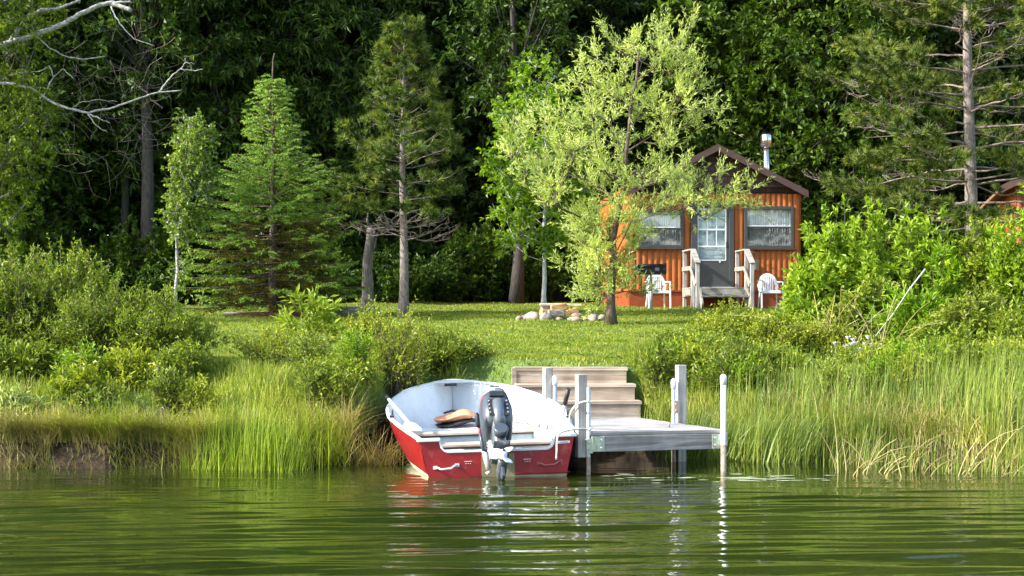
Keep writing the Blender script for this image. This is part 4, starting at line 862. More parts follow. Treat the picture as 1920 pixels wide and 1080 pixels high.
# ------------------------------------------------------------------ vegetation
B_GREY = barkmat('grey_bark', (.07, .06, .05), (.20, .18, .155))
B_BROWN = barkmat('brown_bark', (.055, .038, .026), (.15, .11, .08))
B_DARK = barkmat('dark_forest_bark', (.02, .017, .013), (.07, .06, .048))
B_PINE = barkmat('pine_bark', (.11, .085, .07), (.33, .28, .245), (7, 7, 3), 1.0)
B_TWIG = barkmat('pinkish_bare_twig', (.12, .085, .07), (.28, .22, .19), (3, 3, 3), .3)
B_WHITE = barkmat('white_birch_bark', (.10, .09, .085), (.56, .54, .51), (5, 5, 12), .6)
B_POLE = barkmat('pale_smooth_bark', (.34, .34, .32), (.56, .56, .54), (3, 3, 3), .2)
L_WILLOW = leafmat('willow_leaf', (.34, .42, .27), (.47, .55, .38), (.66, .71, .60), .42, .35, .6)
L_MAPLE = leafmat('maple_leaf', (.10, .20, .02), (.18, .30, .032), (.26, .37, .055), .48, .4, .4)
L_BIRCH = leafmat('birch_leaf', (.11, .19, .035), (.17, .26, .055), (.36, .43, .24), .35, .35, .5)
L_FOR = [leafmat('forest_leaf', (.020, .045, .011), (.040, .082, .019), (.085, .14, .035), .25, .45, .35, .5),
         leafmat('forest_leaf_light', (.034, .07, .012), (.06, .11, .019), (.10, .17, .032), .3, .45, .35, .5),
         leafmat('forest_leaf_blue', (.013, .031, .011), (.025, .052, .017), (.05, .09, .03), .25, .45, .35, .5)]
L_SHR = leafmat('shrub_leaf', (.13, .20, .028), (.20, .27, .042), (.34, .38, .13), .35, .4, .4, 2)
L_SHRD = leafmat('dark_shrub_leaf', (.10, .16, .025), (.165, .225, .04), (.30, .34, .12), .32, .4, .4, 2)
L_YEL = leafmat('yellow_green_leaf', (.20, .26, .035), (.29, .34, .055), (.42, .44, .13), .4, .4, .4, 2)
L_BRI = leafmat('bright_shrub_leaf', (.14, .24, .028), (.22, .33, .042), (.33, .42, .09), .4, .35, .45, 2)
L_SUM = leafmat('sumac_leaf', (.12, .24, .02), (.18, .31, .03), (.30, .38, .05), .4, .4, .4, 2)
L_PINE = leafmat('pine_needle', (.065, .10, .032), (.11, .145, .052), (.17, .20, .085), .15, .45, .35, 5)
L_PINE2 = leafmat('young_pine_needle', (.055, .105, .028), (.10, .155, .045), (.17, .23, .08), .15, .45, .35, 5)
L_PDARK = leafmat('pine_needle_dark', (.03, .055, .018), (.055, .09, .03), (.09, .13, .045), .15, .45, .35, 5)
L_PLITE = leafmat('pine_needle_pale', (.12, .16, .045), (.18, .22, .07), (.26, .29, .11), .2, .45, .35, 5)
L_SPR = leafmat('spruce_needle', (.07, .14, .025), (.11, .19, .035), (.16, .25, .06), .15, .45, .35, 1.2)
L_SPRT = leafmat('spruce_new_growth', (.16, .28, .08), (.23, .36, .11), (.31, .43, .16), .2, .45, .35, 1.2)
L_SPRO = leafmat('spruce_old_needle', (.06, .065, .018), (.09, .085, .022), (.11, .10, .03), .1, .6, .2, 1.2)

def skeleton(trunk, cents, up_pen=1.0, sag=0.0):
    """grow limbs from the trunk to every leaf cluster; returns edges (child, parent) and nodes"""
    Nd = [np.array(p) for p in trunk]; par = [-1] + list(range(len(trunk) - 1)); ax = np.array(trunk)
    hd = [min(np.linalg.norm(c - q) for q in ax) for c in cents]; ends = []; lo = max(1, int(len(trunk) * .25))
    for ci in np.argsort(hd):
        c = cents[ci]; A = np.array(Nd); d = np.linalg.norm(A - c, axis=1); dz = A[:, 2] - c[2]; hr = np.linalg.norm((A - c)[:, :2], axis=1)
        cost = d + up_pen * np.maximum(0, dz + .35 * hr); cost[:lo] += 5
        j = int(np.argmin(cost)); p = Nd[j]; k = max(1, int(d[j] / .35)); prev = j
        for q in range(1, k + 1):
            f = q / k; pt = p + (c - p) * f; pt[2] += (-.12 + sag) * d[j] * math.sin(math.pi * f) if q < k else 0
            if q < k: pt = pt + rng.normal(0, .03 * d[j] / k + .01, 3)
            Nd.append(pt); par.append(prev); prev = len(Nd) - 1
        ends.append((prev, ci))
    return Nd, par, ends
def limbs(mb, Nd, par, ends, ntr, r0, rmin=.004, power=.5, n=5, mi=0):
    cnt = np.zeros(len(Nd))
    for e, _ in ends: cnt[e] += 1
    for i in range(len(Nd) - 1, 0, -1): cnt[par[i]] += cnt[i]
    tot = max(cnt[0], 1); r = np.maximum(rmin, r0 * (cnt / tot) ** power); A = np.array(Nd); idx = [i for i in range(ntr, len(Nd))]
    pr_ = [par[i] for i in idx]; mb.prisms(A[pr_], A[idx], np.minimum(r[pr_], r[idx] * 1.4), r[idx], n, mi); return r
def foliage(P0, Dm, kt, tl, lpt, LL_, LW_, spread=.8, up=.2, droop=0., rough=.6, tw=None, mb=None, mi=0, fold=.25, hang=0., mid=.45):
    """twigs from every cluster point with leaves set along them"""
    n = len(P0); P = np.repeat(P0, kt, 0); D = unit(np.repeat(Dm, kt, 0) * .7 + rng.normal(0, spread, (n * kt, 3)) + [0, 0, up]); T = rng.uniform(.55, 1.2, n * kt)[:, None] * tl
    E = P + D * T; E[:, 2] -= droop * T[:, 0]
    if tw is not None: tw.prisms(P, E, .004, .002, 3)
    m_ = n * kt; f = rng.uniform(.15, 1.02, (m_, lpt, 1)); Q = P[:, None] + (E - P)[:, None] * f; Q = Q.reshape(-1, 3)
    DD = np.repeat(unit(E - P), lpt, 0); LD = unit(DD * .6 + rng.normal(0, rough, DD.shape) + [0, 0, -hang]); NN = unit(rng.normal(0, .6, DD.shape) + [0, 0, 1.0])
    k = len(Q); mb.leaves(Q, LD, NN, rng.uniform(.7, 1.25, k) * LL_, rng.uniform(.75, 1.2, k) * LW_, fold, mi, mid)
def sample_crown(outline, n, depth, mind, yc=0., seed=0, edge=.55, lump=.25):
    """cluster centres inside a side outline (z, xl, xr), with real depth"""
    r_ = np.random.default_rng(seed); zs, xl, xr = [np.array(q, float) for q in zip(*outline)]; wdt = xr - xl; pts = []; tries = 0
    zz = np.linspace(zs.min(), zs.max(), 200); wz_ = np.interp(zz, zs, wdt) ** 1.6 + .2; wz_ /= wz_.sum()
    while len(pts) < n and tries < n * 60:
        tries += 1; z = r_.choice(zz, p=wz_) + r_.normal(0, .03); a, b_ = np.interp(z, zs, xl), np.interp(z, zs, xr); th = r_.random() * 6.283; rr = r_.random() ** edge
        x = (a + b_) / 2 + rr * math.cos(th) * (b_ - a) / 2; y = yc + rr * math.sin(th) * (b_ - a) / 2 * depth
        if math.sin(x * 2.9 + z * 2.1 + seed) * math.sin(z * 3.3 - y * 2.7 + seed * 2) < -1 + lump * 1.6: continue
        p = np.array([x, y, z])
        if pts and np.min(np.linalg.norm(np.array(pts) - p, axis=1)) < mind: continue
        pts.append(p)
    return np.array(pts)
def broadleaf(name, label, cat, Y, px, base_y, trunk, outline, n, depth, mind, r0, bark, leafm, kt, tl, lpt, LL_, LW_, seed=1, group=None, **kw):
    """trunk and outline are given relative to the base, metres"""
    t_ = thing(name, label, cat, (PX(px, Y), Y, gz(PX(px, Y), Y) if base_y is None else PZ(base_y, Y)), 0, group)
    c = sample_crown(outline, n, depth, mind, 0, seed, kw.pop('edge', .55), kw.pop('lump', .25)); trunk = np.array(trunk, float); ex_ = kw.pop('extra', None); c = c if ex_ is None else np.concatenate([c, ex_])
    pw = kw.pop('power', .5); sag = kw.pop('sag', 0.)
    tt = np.linspace(0, 1, 14); seg = np.linspace(0, 1, len(trunk)); tr = np.stack([np.interp(tt, seg, trunk[:, q]) for q in range(3)], 1); tr[1:-1] += rng.normal(0, .012, (12, 3))
    Nd, par, ends = skeleton(tr, c, sag=sag); lb = MB(); lb.tube(tr - [0, 0, 0], r0 * np.linspace(1, .25, 14) * (1 + .5 * np.exp(-tt * 25)), 10)
    limbs(lb, Nd, par, ends, 14, r0 * .75, .005, pw); A = np.array(Nd); e = np.array([q for q, _ in ends]); D = unit(A[e] - A[[par[q] for q in e]])
    fb = MB(); foliage(A[e], D, kt, tl, lpt, LL_, LW_, mb=fb, tw=lb, **kw); lb.build('trunk', bark, t_); fb.build('crown', leafm, t_); return t_

def OL(Y, px0, base, rows):  # outline rows (py, pxl, pxr) in photo pixels to metres relative to the base
    bz = gz(PX(px0, Y), Y) if base is None else PZ(base, Y); return [(PZ(py, Y) - bz, PX(a, Y) - PX(px0, Y), PX(b_, Y) - PX(px0, Y)) for py, a, b_ in rows][::-1]
# young willow in front of the cabin
Yw = 29.8
EXW = np.stack([rng.normal(.0, .30, 60), rng.normal(0, .26, 60), rng.uniform(.25, 2.0, 60)], 1); EXW[:, 0] -= .12 * EXW[:, 2]
wil = broadleaf('willow_tree', 'airy pale green young willow standing on the lawn in front of the cabin', 'tree', Yw, 1146, None,
    [(0, 0, 0), (.0, 0, .8), (.03, 0, 1.6), (.25, .05, 2.6), (.35, 0, 3.7), (.5, 0, 5.0)],
    OL(Yw, 1146, None, [(20, 1205, 1235), (55, 1150, 1300), (95, 1075, 1308), (140, 1085, 1300), (185, 1050, 1320), (215, 1055, 1375), (250, 950, 1365), (290, 945, 1290), (320, 985, 1290), (350, 975, 1400), (390, 1010, 1428), (425, 1020, 1270), (455, 1060, 1215), (500, 1080, 1190), (560, 1095, 1190), (592, 1115, 1176)]),
    235, .8, .18, .085, B_BROWN, L_WILLOW, 7, .44, 17, .095, .019, seed=4, up=.7, rough=.30, spread=.5, lump=.58, edge=.5, extra=EXW)
# maple sapling with a pale trunk, left of the willow
broadleaf('maple_tree', 'bright green young maple with a pale straight trunk behind the fire pit', 'tree', 36, 1020, None,
    [(0, 0, 0), (0, 0, 1.2), (0, 0, 2.5), (.05, 0, 3.5), (.0, 0, 4.4)],
    OL(36, 1020, None, [(100, 995, 1015), (140, 975, 1060), (200, 935, 1110), (260, 925, 1120), (330, 905, 1120), (400, 915, 1110), (450, 925, 1085), (470, 950, 1060)]),
    170, .85, .26, .055, B_POLE, L_MAPLE, 6, .38, 9, .115, .085, seed=6, up=.35, hang=.5, lump=.35)
# birch sapling at left
broadleaf('birch_tree', 'slender birch sapling with a white trunk and round pale leaves, left of the spruce', 'tree', 33, 328, None,
    [(0, 0, 0), (.02, 0, .7), (.08, 0, 1.8), (.2, 0, 3), (.3, 0, 4.1)],
    OL(33, 328, None, [(222, 345, 362), (260, 335, 400), (320, 325, 400), (380, 318, 398), (430, 312, 375), (490, 322, 352), (540, 328, 340)]),
    120, .9, .18, .045, B_WHITE, L_BIRCH, 7, .28, 7, .075, .062, seed=8, up=.2, lump=.3)

# spruce
def spruce(px, Y, top_py, lead_py, prof):
    x0 = PX(px, Y); z0 = gz(x0, Y); H = PZ(top_py, Y) - z0; t_ = thing('spruce_tree', 'dense conical spruce with bright green tips and brownish lower boughs on a mulch mound', 'tree', (x0, Y, z0))
    lb = MB(); tt = np.linspace(0, 1, 12); lx = PZ(lead_py, Y) - z0
    lb.tube(np.stack([0 * tt, 0 * tt, tt * H], 1), np.linspace(.11, .02, 12), 9)
    lb.tube([(0, 0, H - .1), (-.01, 0, H + .15), (.0, 0, H + (lx - H) * .8), (.03, 0, lx)], [.02, .018, .014, .012], 6)
    fb = MB(); PP = []; DDl = []; MI = []
    z = .32; wh = 0
    def twig(p, d, L, tip, n):
        E = p + d * L; E[2] -= L * .12; f = np.linspace(.05, 1, n); Q = p + (E - p) * f[:, None]; Q = np.repeat(Q, 2, 0)
        nd = unit(d * .8 + rng.normal(0, .75, (len(Q), 3))); PP.append(Q); DDl.append(nd); MI.append(np.where(np.repeat(f, 2) > 1 - tip, 1, 0)); return E
    SA, SB = [], []
    while z < H:
        hz = z / H; nb = 9 if hz < .8 else 7; a0 = rng.random() * 6.28
        for i in range(nb):
            a = a0 + 6.283 * i / nb + rng.normal(0, .18); L = float(np.interp(hz, *prof)) * rng.uniform(.78, 1.12) * (1 + .12 * math.sin(a * 2 + z * 3))
            elev = np.interp(hz, [0, .3, .7, 1], [-.02, .08, .35, .9]); s_ = max(4, int(L / .11)); p = np.array([0, 0, z + rng.normal(0, .03)]); h_ = np.array([math.cos(a), math.sin(a)])
            low = hz < .42
            for q in range(s_):
                f = (q + 1) / s_; el = elev - .45 * f + .5 * f * f * (1 if f > .6 else .6); st = L / s_; d = np.array([h_[0] * math.cos(el), h_[1] * math.cos(el), math.sin(el)]); p2 = p + d * st
                SA.append(p); SB.append(p2); p = p2
                if f > .22:
                    tl_ = min(.42, (.14 + .32 * L * (1 - f) ** .7 * .8))
                    for sg in (-1, 1):
                        if rng.random() < .10: continue
                        ca = a + sg * rng.uniform(.6, 1.0); d2 = np.array([math.cos(ca), math.sin(ca), rng.normal(-.10, .12)]); d2 /= np.linalg.norm(d2)
                        inner = low and f < .72 + rng.normal(0, .1)
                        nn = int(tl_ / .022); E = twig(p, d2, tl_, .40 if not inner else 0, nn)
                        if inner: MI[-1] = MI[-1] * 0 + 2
                        for g in (.35, .6, .85):
                            for s2 in (-1, 1):
                                if rng.random() < .25: continue
                                cb = ca + s2 * .8; d3 = np.array([math.cos(cb), math.sin(cb), rng.normal(-.15, .15)]); twig(p + (E - p) * g, unit(d3), tl_ * .42 * (1.2 - g), .55 if not inner else 0, max(3, int(tl_ * .42 / .026)))
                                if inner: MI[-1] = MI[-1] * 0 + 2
            d = np.array([h_[0], h_[1], .15]); twig(p - d * .05, unit(d), .16, .9, 9)
        z += rng.uniform(.13, .22) + .05 * hz; wh += 1
    lb.prisms(SA, SB, .012, .010, 4); P_ = np.concatenate(PP); D_ = np.concatenate(DDl); M_ = np.concatenate(MI)
    for k_ in (0, 1, 2):
        q = M_ == k_; fb.needles(P_[q], D_[q], rng.uniform(.03, .045, q.sum()) * (1.15 if k_ == 1 else 1), .015 if k_ == 1 else .0115, k_)
    lb.build('trunk', B_BROWN, t_); fb.build('crown', [L_SPR, L_SPRT, L_SPRO], t_)
spruce(512, 34.3, 152, 100, ([0, .08, .2, .35, .5, .62, .66, .8, .93, 1], [1.25, 1.75, 1.85, 1.82, 1.6, 1.1, .82, .62, .42, .12]))

# pines
def tufts(fb, P, D, n, L, W, mi=0, cone=.62):
    k = len(P); Q = np.repeat(P, n, 0) - np.repeat(unit(D), n, 0) * rng.uniform(0, .10, (k * n, 1)); d = unit(np.repeat(unit(D), n, 0) * .75 + rng.normal(0, cone * .75, (k * n, 3))); Ls = rng.uniform(.7, 1.15, k * n) * L * np.repeat(rng.uniform(.8, 1.2, k), n); which = np.repeat(rng.choice(3, k, p=[.4, .35, .25]), n)
    for w_ in range(3): q = which == w_; fb.needles(Q[q], d[q], Ls[q], W, w_)
def pine(name, label, px, Y, H, r0, whorls, prof, tuftn, nl, nw, bark, leafm, seed, bare_low, step_len=.22, lean=0., dens=1., gaps=0.):
    r_ = np.random.default_rng(seed); x0 = PX(px, Y); z0 = gz(x0, Y); t_ = thing(name, label, 'tree', (x0, Y, z0)); lb = MB(); bb = MB(); fb = MB(); tt = np.linspace(0, 1, 16)
    lb.tube(np.stack([lean * tt * H + .02 * np.sin(tt * 9), 0 * tt, tt * H], 1), r0 * np.linspace(1, .12, 16) * (1 + .25 * np.exp(-tt * 30)), 12)
    TP, TD, SA, SB, RA = [], [], [], [], []
    for z in whorls:
        hz = z / H; nb = r_.integers(4, 7); a0 = r_.random() * 6.28
        for i in range(nb):
            a = a0 + 6.283 * i / nb + r_.normal(0, .25); L = float(np.interp(z, *prof)) * r_.uniform(.62, 1.15)
            if L < .15: continue
            dead = bare_low(z, r_); p = np.array([lean * z, 0, z + r_.normal(0, .05)]); s_ = max(3, int(L / step_len)); el0 = np.interp(hz, [0, .3, .8, 1], [-.05, .1, .45, .9]) + r_.normal(0, .08)
            for q in range(s_):
                f = (q + 1) / s_; el = el0 + .35 * f * f - .15 * math.sin(f * 3); ja = a + r_.normal(0, .2); el += r_.normal(0, .10); d = np.array([math.cos(ja) * math.cos(el), math.sin(ja) * math.cos(el), math.sin(el)]); p2 = p + d * L / s_
                SA.append(p); SB.append(p2); RA.append(.005 + .012 * (1 - f) * (L / 2) ** .8); p = p2
                if f > .25:
                    for sg in (-1, 1):
                        if r_.random() < .30 + gaps: continue
                        ca = a + sg * r_.uniform(.5, 1.1); l2 = min(.75, .25 + .55 * L * (1 - f)) * r_.uniform(.5, 1.1); d2 = unit(np.array([math.cos(ca), math.sin(ca), .25 + r_.normal(0, .15)])); e = p + d2 * l2
                        mid_ = (p + e) / 2 + r_.normal(0, .04, 3); SA += [p, mid_]; SB += [mid_, e]; RA += [.0065, .005]
                        live = (not dead) and f > (.30 if L < 1.3 else .22) and r_.random() > gaps
                        for g in ((.55, 1.) if l2 < .35 else (.35, .68, 1.)):
                            o_ = p + (e - p) * g; k_ = 2 if g < 1 else 1
                            for s2 in range(k_):
                                d3 = unit(d2 + r_.normal(0, .55, 3) + [0, 0, .35]) ; ln = .16 * r_.uniform(.6, 1.3); ee = o_ + d3 * ln
                                if g < 1 or dead: SA.append(o_); SB.append(ee); RA.append(.004)
                                else: ee = o_
                                if live: TP.append(ee); TD.append(d3)
                if f > .75 and not dead: TP.append(p); TD.append(d)
        if not bare_low(z, r_) and hz > .85: TP.append(np.array([lean * z, 0, z])); TD.append(np.array([0, 0, 1.]))
    TP.append(np.array([lean * H, 0, H])); TD.append(np.array([0, 0, 1.]))
    for q in range(7): TP.append(np.array([lean * H, 0, H - .06 * q]) + r_.normal(0, .05, 3)); TD.append(unit(r_.normal(0, 1, 3) + [0, 0, 1]))
    ra = np.array(RA); bb.prisms(SA, SB, ra * 1.15, ra, 4)
    tufts(fb, np.array(TP), np.array(TD), tuftn, nl, nw); lb.build('trunk', bark, t_); bb.build('branches', B_TWIG, t_); fb.build('crown', [leafm, L_PDARK, L_PLITE], t_); return len(TP)
n_ = pine('pine_tree', 'young pine with a bare lower trunk and bare curved low branches, right of the spruce', 756, 33.4, 6.2, .105, np.concatenate([[1.65, 1.85], np.arange(2.1, 5.9, .34)]),
     ([0, 1.5, 2.2, 3.0, 3.8, 4.5, 5.2, 5.7, 6.2], [.95, 1.05, 1.3, 1.35, 1.15, .8, .55, .3, .1]), 62, .15, .0150, B_PINE, L_PINE2, 3, lambda z, r_: z < 1.95, gaps=.04)
n2_ = pine('pine_tree', 'tall pine with long horizontal limbs and tangled bare twigs at the right', 1822, 30.5, 10.5, .15, np.concatenate([np.arange(1.9, 9.8, .36)]),
     ([0, 1.8, 2.6, 3.6, 5.0, 6.2, 7.5, 9, 10.5], [2.0, 3.2, 3.6, 3.5, 2.9, 2.7, 2.4, 1.7, .4]), 54, .16, .0165, B_PINE, L_PINE, 5, lambda z, r_: r_.random() < .10, .24, -.012, gaps=.0)
print('tufts', n_, n2_)
# leaning snag behind the young pine
x, y = PX(686, 36), 36.0; sg_ = thing('dead_tree', 'weathered broken tree trunk leaning behind the young pine', 'tree trunk', (x, y, gz(x, y))); mb = MB()
zt = PZ(428, y) - gz(x, y); tt = np.linspace(0, 1, 9); mb.tube(np.stack([.10 * tt + .02 * np.sin(tt * 8), 0 * tt, tt * zt], 1), .14 * (1 - .35 * tt) * (1 + .35 * np.exp(-tt * 8)) + .01 * np.sin(tt * 21), 11); mb.build('trunk', barkmat('weathered_snag', (.09, .075, .06), (.36, .31, .27), (9, 9, 1.2), 1.0), sg_)
mb = MB(); mb.tube([(.08, 0, zt * .7), (.2, -.05, zt * .78), (.26, -.05, zt * .95)], [.045, .03, .012], 7); mb.tube([(.09, 0, zt * .97), (.03, 0, zt * 1.1), (.05, 0, zt * 1.18)], [.05, .025, .008], 6); mb.build('branch_stub', B_GREY, sg_)
tp2 = [(PX(968, 44.5), 44.5)]
# forest: three prototypes with their own trunks and crowns, then copies
def forest_proto(name, label, seed, leafm, H, spread, LLf, LWf, hang, x, y, group):
    ol = [(1.9, -spread * .75, spread * .75), (3.2, -spread, spread), (6, -spread * 1.1, spread * 1.05), (9, -spread * .95, spread), (12, -spread * .75, spread * .7), (H, -.4, .4)]
    t_ = thing(name, label, 'tree', (x, y, gz(x, y)), 0, group); c = sample_crown(ol, 430, 1.0, .42, 0, seed, .42, .30)
    tt = np.linspace(0, 1, 14); tr = np.stack([.15 * np.sin(tt * 4 + seed), .15 * np.cos(tt * 3 + seed), tt * (H - 1)], 1); tr[0, :2] = tr[1, :2]
    Nd, par, ends = skeleton(tr, c); lb = MB(); lb.tube(tr, .22 * np.linspace(1, .2, 14) * (1 + .4 * np.exp(-tt * 25)), 10); limbs(lb, Nd, par, ends, 14, .16, .008, .5)
    A = np.array(Nd); e = np.array([q for q, _ in ends]); D = unit(A[e] - A[[par[q] for q in e]]); fb = MB(); foliage(A[e], D, 9, .95, 13, LLf, LWf, mb=fb, tw=lb, droop=.25, spread=.75, hang=hang, fold=.25)
    lb.build('trunk', B_DARK, t_); fb.build('crown', leafm, t_); return t_
FG = 'dark broadleaf trees of the forest behind the cabin'
FL = ['dark broadleaf forest tree with drooping narrow leaves', 'mid green leafy forest tree in the forest wall', 'dark bluish green forest tree in the forest wall']
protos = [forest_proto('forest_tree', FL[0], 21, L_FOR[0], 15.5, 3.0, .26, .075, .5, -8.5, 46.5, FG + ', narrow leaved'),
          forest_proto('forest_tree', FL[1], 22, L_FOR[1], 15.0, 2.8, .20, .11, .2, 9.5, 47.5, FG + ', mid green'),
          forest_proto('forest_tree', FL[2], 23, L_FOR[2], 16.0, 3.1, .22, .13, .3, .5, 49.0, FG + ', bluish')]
for q_, l_ in zip(protos, ('narrow leaved dark forest tree directly behind the spruce', 'mid green forest tree right of the stove pipe behind the tall pine limbs', 'dark forest tree directly behind the young maple')): q_['label'] = l_
NEARL = ['leafy forest tree cut by the left edge of the photo', 'mid green forest tree behind the dead white limbs', 'narrow leaved forest tree between the spruce and the young pine', 'dark forest tree behind the top of the young pine', 'dark forest tree behind the top of the willow', 'mid green forest tree rising behind the cabin roof ridge', 'mid green forest tree just left of the tall pine trunk', 'dark forest tree at the right edge behind the second cabin']
spots = [(-14.5, 44.5, 1), (-11.5, 48.5, 1), (-5.2, 48.2, 0), (-2.6, 50.5, 2), (3.6, 50.6, 2), (6.6, 49.6, 1), (12.5, 50, 1), (15.6, 47.5, 2), (18.6, 49.5, 1), (-17.5, 48.5, 2), (-20, 45, 1), (22, 48, 0),
         (-16, 55, 2), (-12, 54.5, 0), (-8, 55.5, 2), (-4, 56, 0), (0, 56.5, 2), (4, 56, 2), (8, 55.5, 2), (12, 56, 0), (16, 56, 2), (20, 55.5, 2), (-20.5, 54, 0), (24.5, 55, 2),
         (-22, 61, 2), (-17, 62, 0), (-12, 62, 2), (-7, 62.5, 2), (-2, 62, 2), (3, 62.5, 2), (8, 62, 2), (13, 62.5, 2), (18, 62, 2), (23, 62, 2)]
for i, (x, y, k_) in enumerate(spots):
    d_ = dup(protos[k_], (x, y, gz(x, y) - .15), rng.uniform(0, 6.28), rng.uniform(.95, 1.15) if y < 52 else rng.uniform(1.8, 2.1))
    d_['label'] = NEARL[i] if i < 8 else FL[k_] + ', deeper in'
# understorey at the forest edge
def shrub(name, label, x, y, H, W, stems, tw, lpt, LLs, LWs, leafm, seed=0, lean=0., group=None, z=None, start=.15, up=.5, rough=.6, tuck=.22, mid=.45, cat='shrub', twl=.3, barkm=None, dy=.75, spike=0.):
    r_ = np.random.default_rng(seed + 100); z0 = gz(x, y) if z is None else z; t_ = thing(name, label, cat, (x, y, z0 - .02), 0, group); lb = MB(); fb = MB()
    n = stems; th = r_.random(n) * 6.283; rr = np.sqrt(r_.random(n)); bx = W * tuck * rr * np.cos(th); by = W * tuck * rr * np.sin(th) * dy
    ln = (1 - .45 * rr ** 1.5) * r_.uniform(.62, 1.06, n) * H; 
    if spike: q = r_.random(n) < spike; ln = np.where(q, ln * 1.15, ln)
    ex = W * .5 * rr * np.cos(th) * r_.uniform(.7, 1.15, n) + lean * H; ey = W * .5 * dy * rr * np.sin(th) * r_.uniform(.7, 1.15, n); K = 6; S = np.linspace(0, 1, K + 1)
    pts = np.stack([bx[:, None] + (ex - bx)[:, None] * S ** 1.3, by[:, None] + (ey - by)[:, None] * S ** 1.3, ln[:, None] * S ** .92], 2); pts[:, 1:] += r_.normal(0, .012 + .008 * H, (n, K, 3))
    for k_ in range(K): lb.prisms(pts[:, k_], pts[:, k_ + 1], .7 * (.010 - .0012 * k_) * (.6 + .4 * H), (.009 - .0012 * k_) * (.6 + .4 * H), 3)
    f = r_.uniform(start, 1, (n, tw)); si = np.minimum((f * K).astype(int), K - 1); fr = f * K - si; ar = np.arange(n)[:, None]; P = pts[ar, si] * (1 - fr[..., None]) + pts[ar, si + 1] * fr[..., None]; D = unit(pts[ar, si + 1] - pts[ar, si])
    P = P.reshape(-1, 3); D = D.reshape(-1, 3); d = unit(D * .8 + r_.normal(0, .7, P.shape) + [0, 0, up]); L = (twl * r_.uniform(.4, 1.1, len(P)) * (1.15 - .6 * f.reshape(-1)))[:, None]; E = P + d * L; lb.prisms(P, E, .002, .001, 3)
    ff = np.linspace(.12, 1, lpt)[None, :, None] + r_.normal(0, .04, (len(P), lpt, 1)); Q = (P[:, None] + (E - P)[:, None] * ff).reshape(-1, 3); DD = np.repeat(d, lpt, 0); LD = unit(DD * .7 + r_.normal(0, rough, DD.shape)); NN = unit(r_.normal(0, .6, DD.shape) + [0, 0, 1.]); k_ = len(Q)
    fb.leaves(Q, LD, NN, r_.uniform(.65, 1.25, k_) * LLs * 1.08, r_.uniform(.75, 1.2, k_) * LWs * 1.35, .25, 0, mid)
    # leaves on the stem tips
    Tp = pts[:, -1]; T = np.repeat(Tp, 6, 0) - np.repeat(unit(pts[:, -1] - pts[:, -2]), 6, 0) * r_.uniform(0, .18, (n * 6, 1)); fb.leaves(T, unit(r_.normal(0, .6, T.shape) + [0, 0, .9]), unit(r_.normal(0, 1, T.shape)), LLs, LWs, .25, 0, mid)
    lb.build('stems', barkm or B_BROWN, t_); fb.build('foliage', leafm, t_); return t_
us = shrub('understorey_shrub', 'dark green shrub growing at the foot of the forest', -9.8, 43.6, 2.6, 3.4, 60, 14, 7, .15, .08, L_FOR[1], 1, group='dark shrubs along the forest edge', start=.05)
us2 = shrub('understorey_shrub', 'low deep green shrub in the shade of the forest', -3.2, 42.8, 1.5, 3.0, 60, 12, 7, .13, .07, L_FOR[0], 2, group='low shrubs along the forest edge', start=.05)
for i, (x, y, k_, s_) in enumerate([(-13, 43.5, 0, 1.1), (-7.2, 42.2, 0, .62), (-5.2, 44.6, 0, .9), (-1.0, 45.5, 0, 1.), (2.4, 46.5, 0, 1.1), (5.6, 48.5, 0, 1.), (9.3, 45.5, 0, 1.2), (12, 46, 0, 1.2), (15.5, 45, 0, 1.2), (-16.5, 44, 0, 1.3), (-8.5, 47, 0, 1.2), (18.5, 45.5, 0, 1.3),
                             (-9, 42.4, 1, .8), (-4.9, 43.2, 1, .7), (-1.9, 44.2, 1, .9), (.6, 45.6, 1, .9), (2.3, 45.2, 1, .7), (-11.5, 42.2, 1, 1.1), (-6.5, 46, 1, 1.3), (3.4, 49, 1, 1.5), (-.4, 48, 1, 1.5), (-3.4, 46.8, 1, 1.5)]):
    dup((us, us2)[k_], (x, y, gz(x, y) - .05), rng.uniform(0, 6.28), s_)
for px, Y, r0, h, lb_ in ((968, 44.3, .17, 9, 'dark forest trunk rising in the shade left of the pale maple trunk'), (270, 43.5, .20, 10, 'dark grey forest trunk in the gap left of the birch sapling'), (228, 45, .13, 9, 'thin dark forest trunk left of the dark grey one')):
    x = PX(px, Y); t_ = thing('forest_tree', lb_, 'tree', (x, Y, gz(x, Y))); mb = MB(); tt = np.linspace(0, 1, 10); mb.tube(np.stack([.1 * np.sin(tt * 5), .1 * tt, tt * h], 1), r0 * (1.3 * np.exp(-tt * 18) * .3 + 1 - .6 * tt), 10); mb.build('trunk', B_DARK, t_)
    c = sample_crown([(5.0, -1.2, 1.2), (7.5, -1.9, 1.9), (h + .6, -.6, .6)], 60, 1, .4, 0, int(px)); fb = MB(); foliage(c, unit(c - [0, 0, 5]), 7, .7, 11, .2, .10, mb=fb, droop=.2, hang=.3); fb.build('crown', L_FOR[0], t_)
    mb = MB(); mb.prisms(np.tile([[0, .05, h * .6]], (len(c), 1)) + (c - [0, 0, h * .6]) * [0, 0, .2], c, .03, .008, 4); mb.build('branches', B_DARK, t_)
c = np.stack([rng.uniform(-60, 60, 2600), rng.uniform(78, 84, 2600), rng.uniform(.5, 27, 2600)], 1); c[:, 2] += gz(0, 80) - 1
fb = MB(); foliage(c, unit(rng.normal(0, 1, c.shape)), 6, 1.8, 8, .6, .45, mb=fb, droop=.3, hang=.3); tag(fb.build('far_wood', L_FOR[2]), 'dark mass of the deeper forest filling the gaps between the trunks', 'forest', kind='stuff')
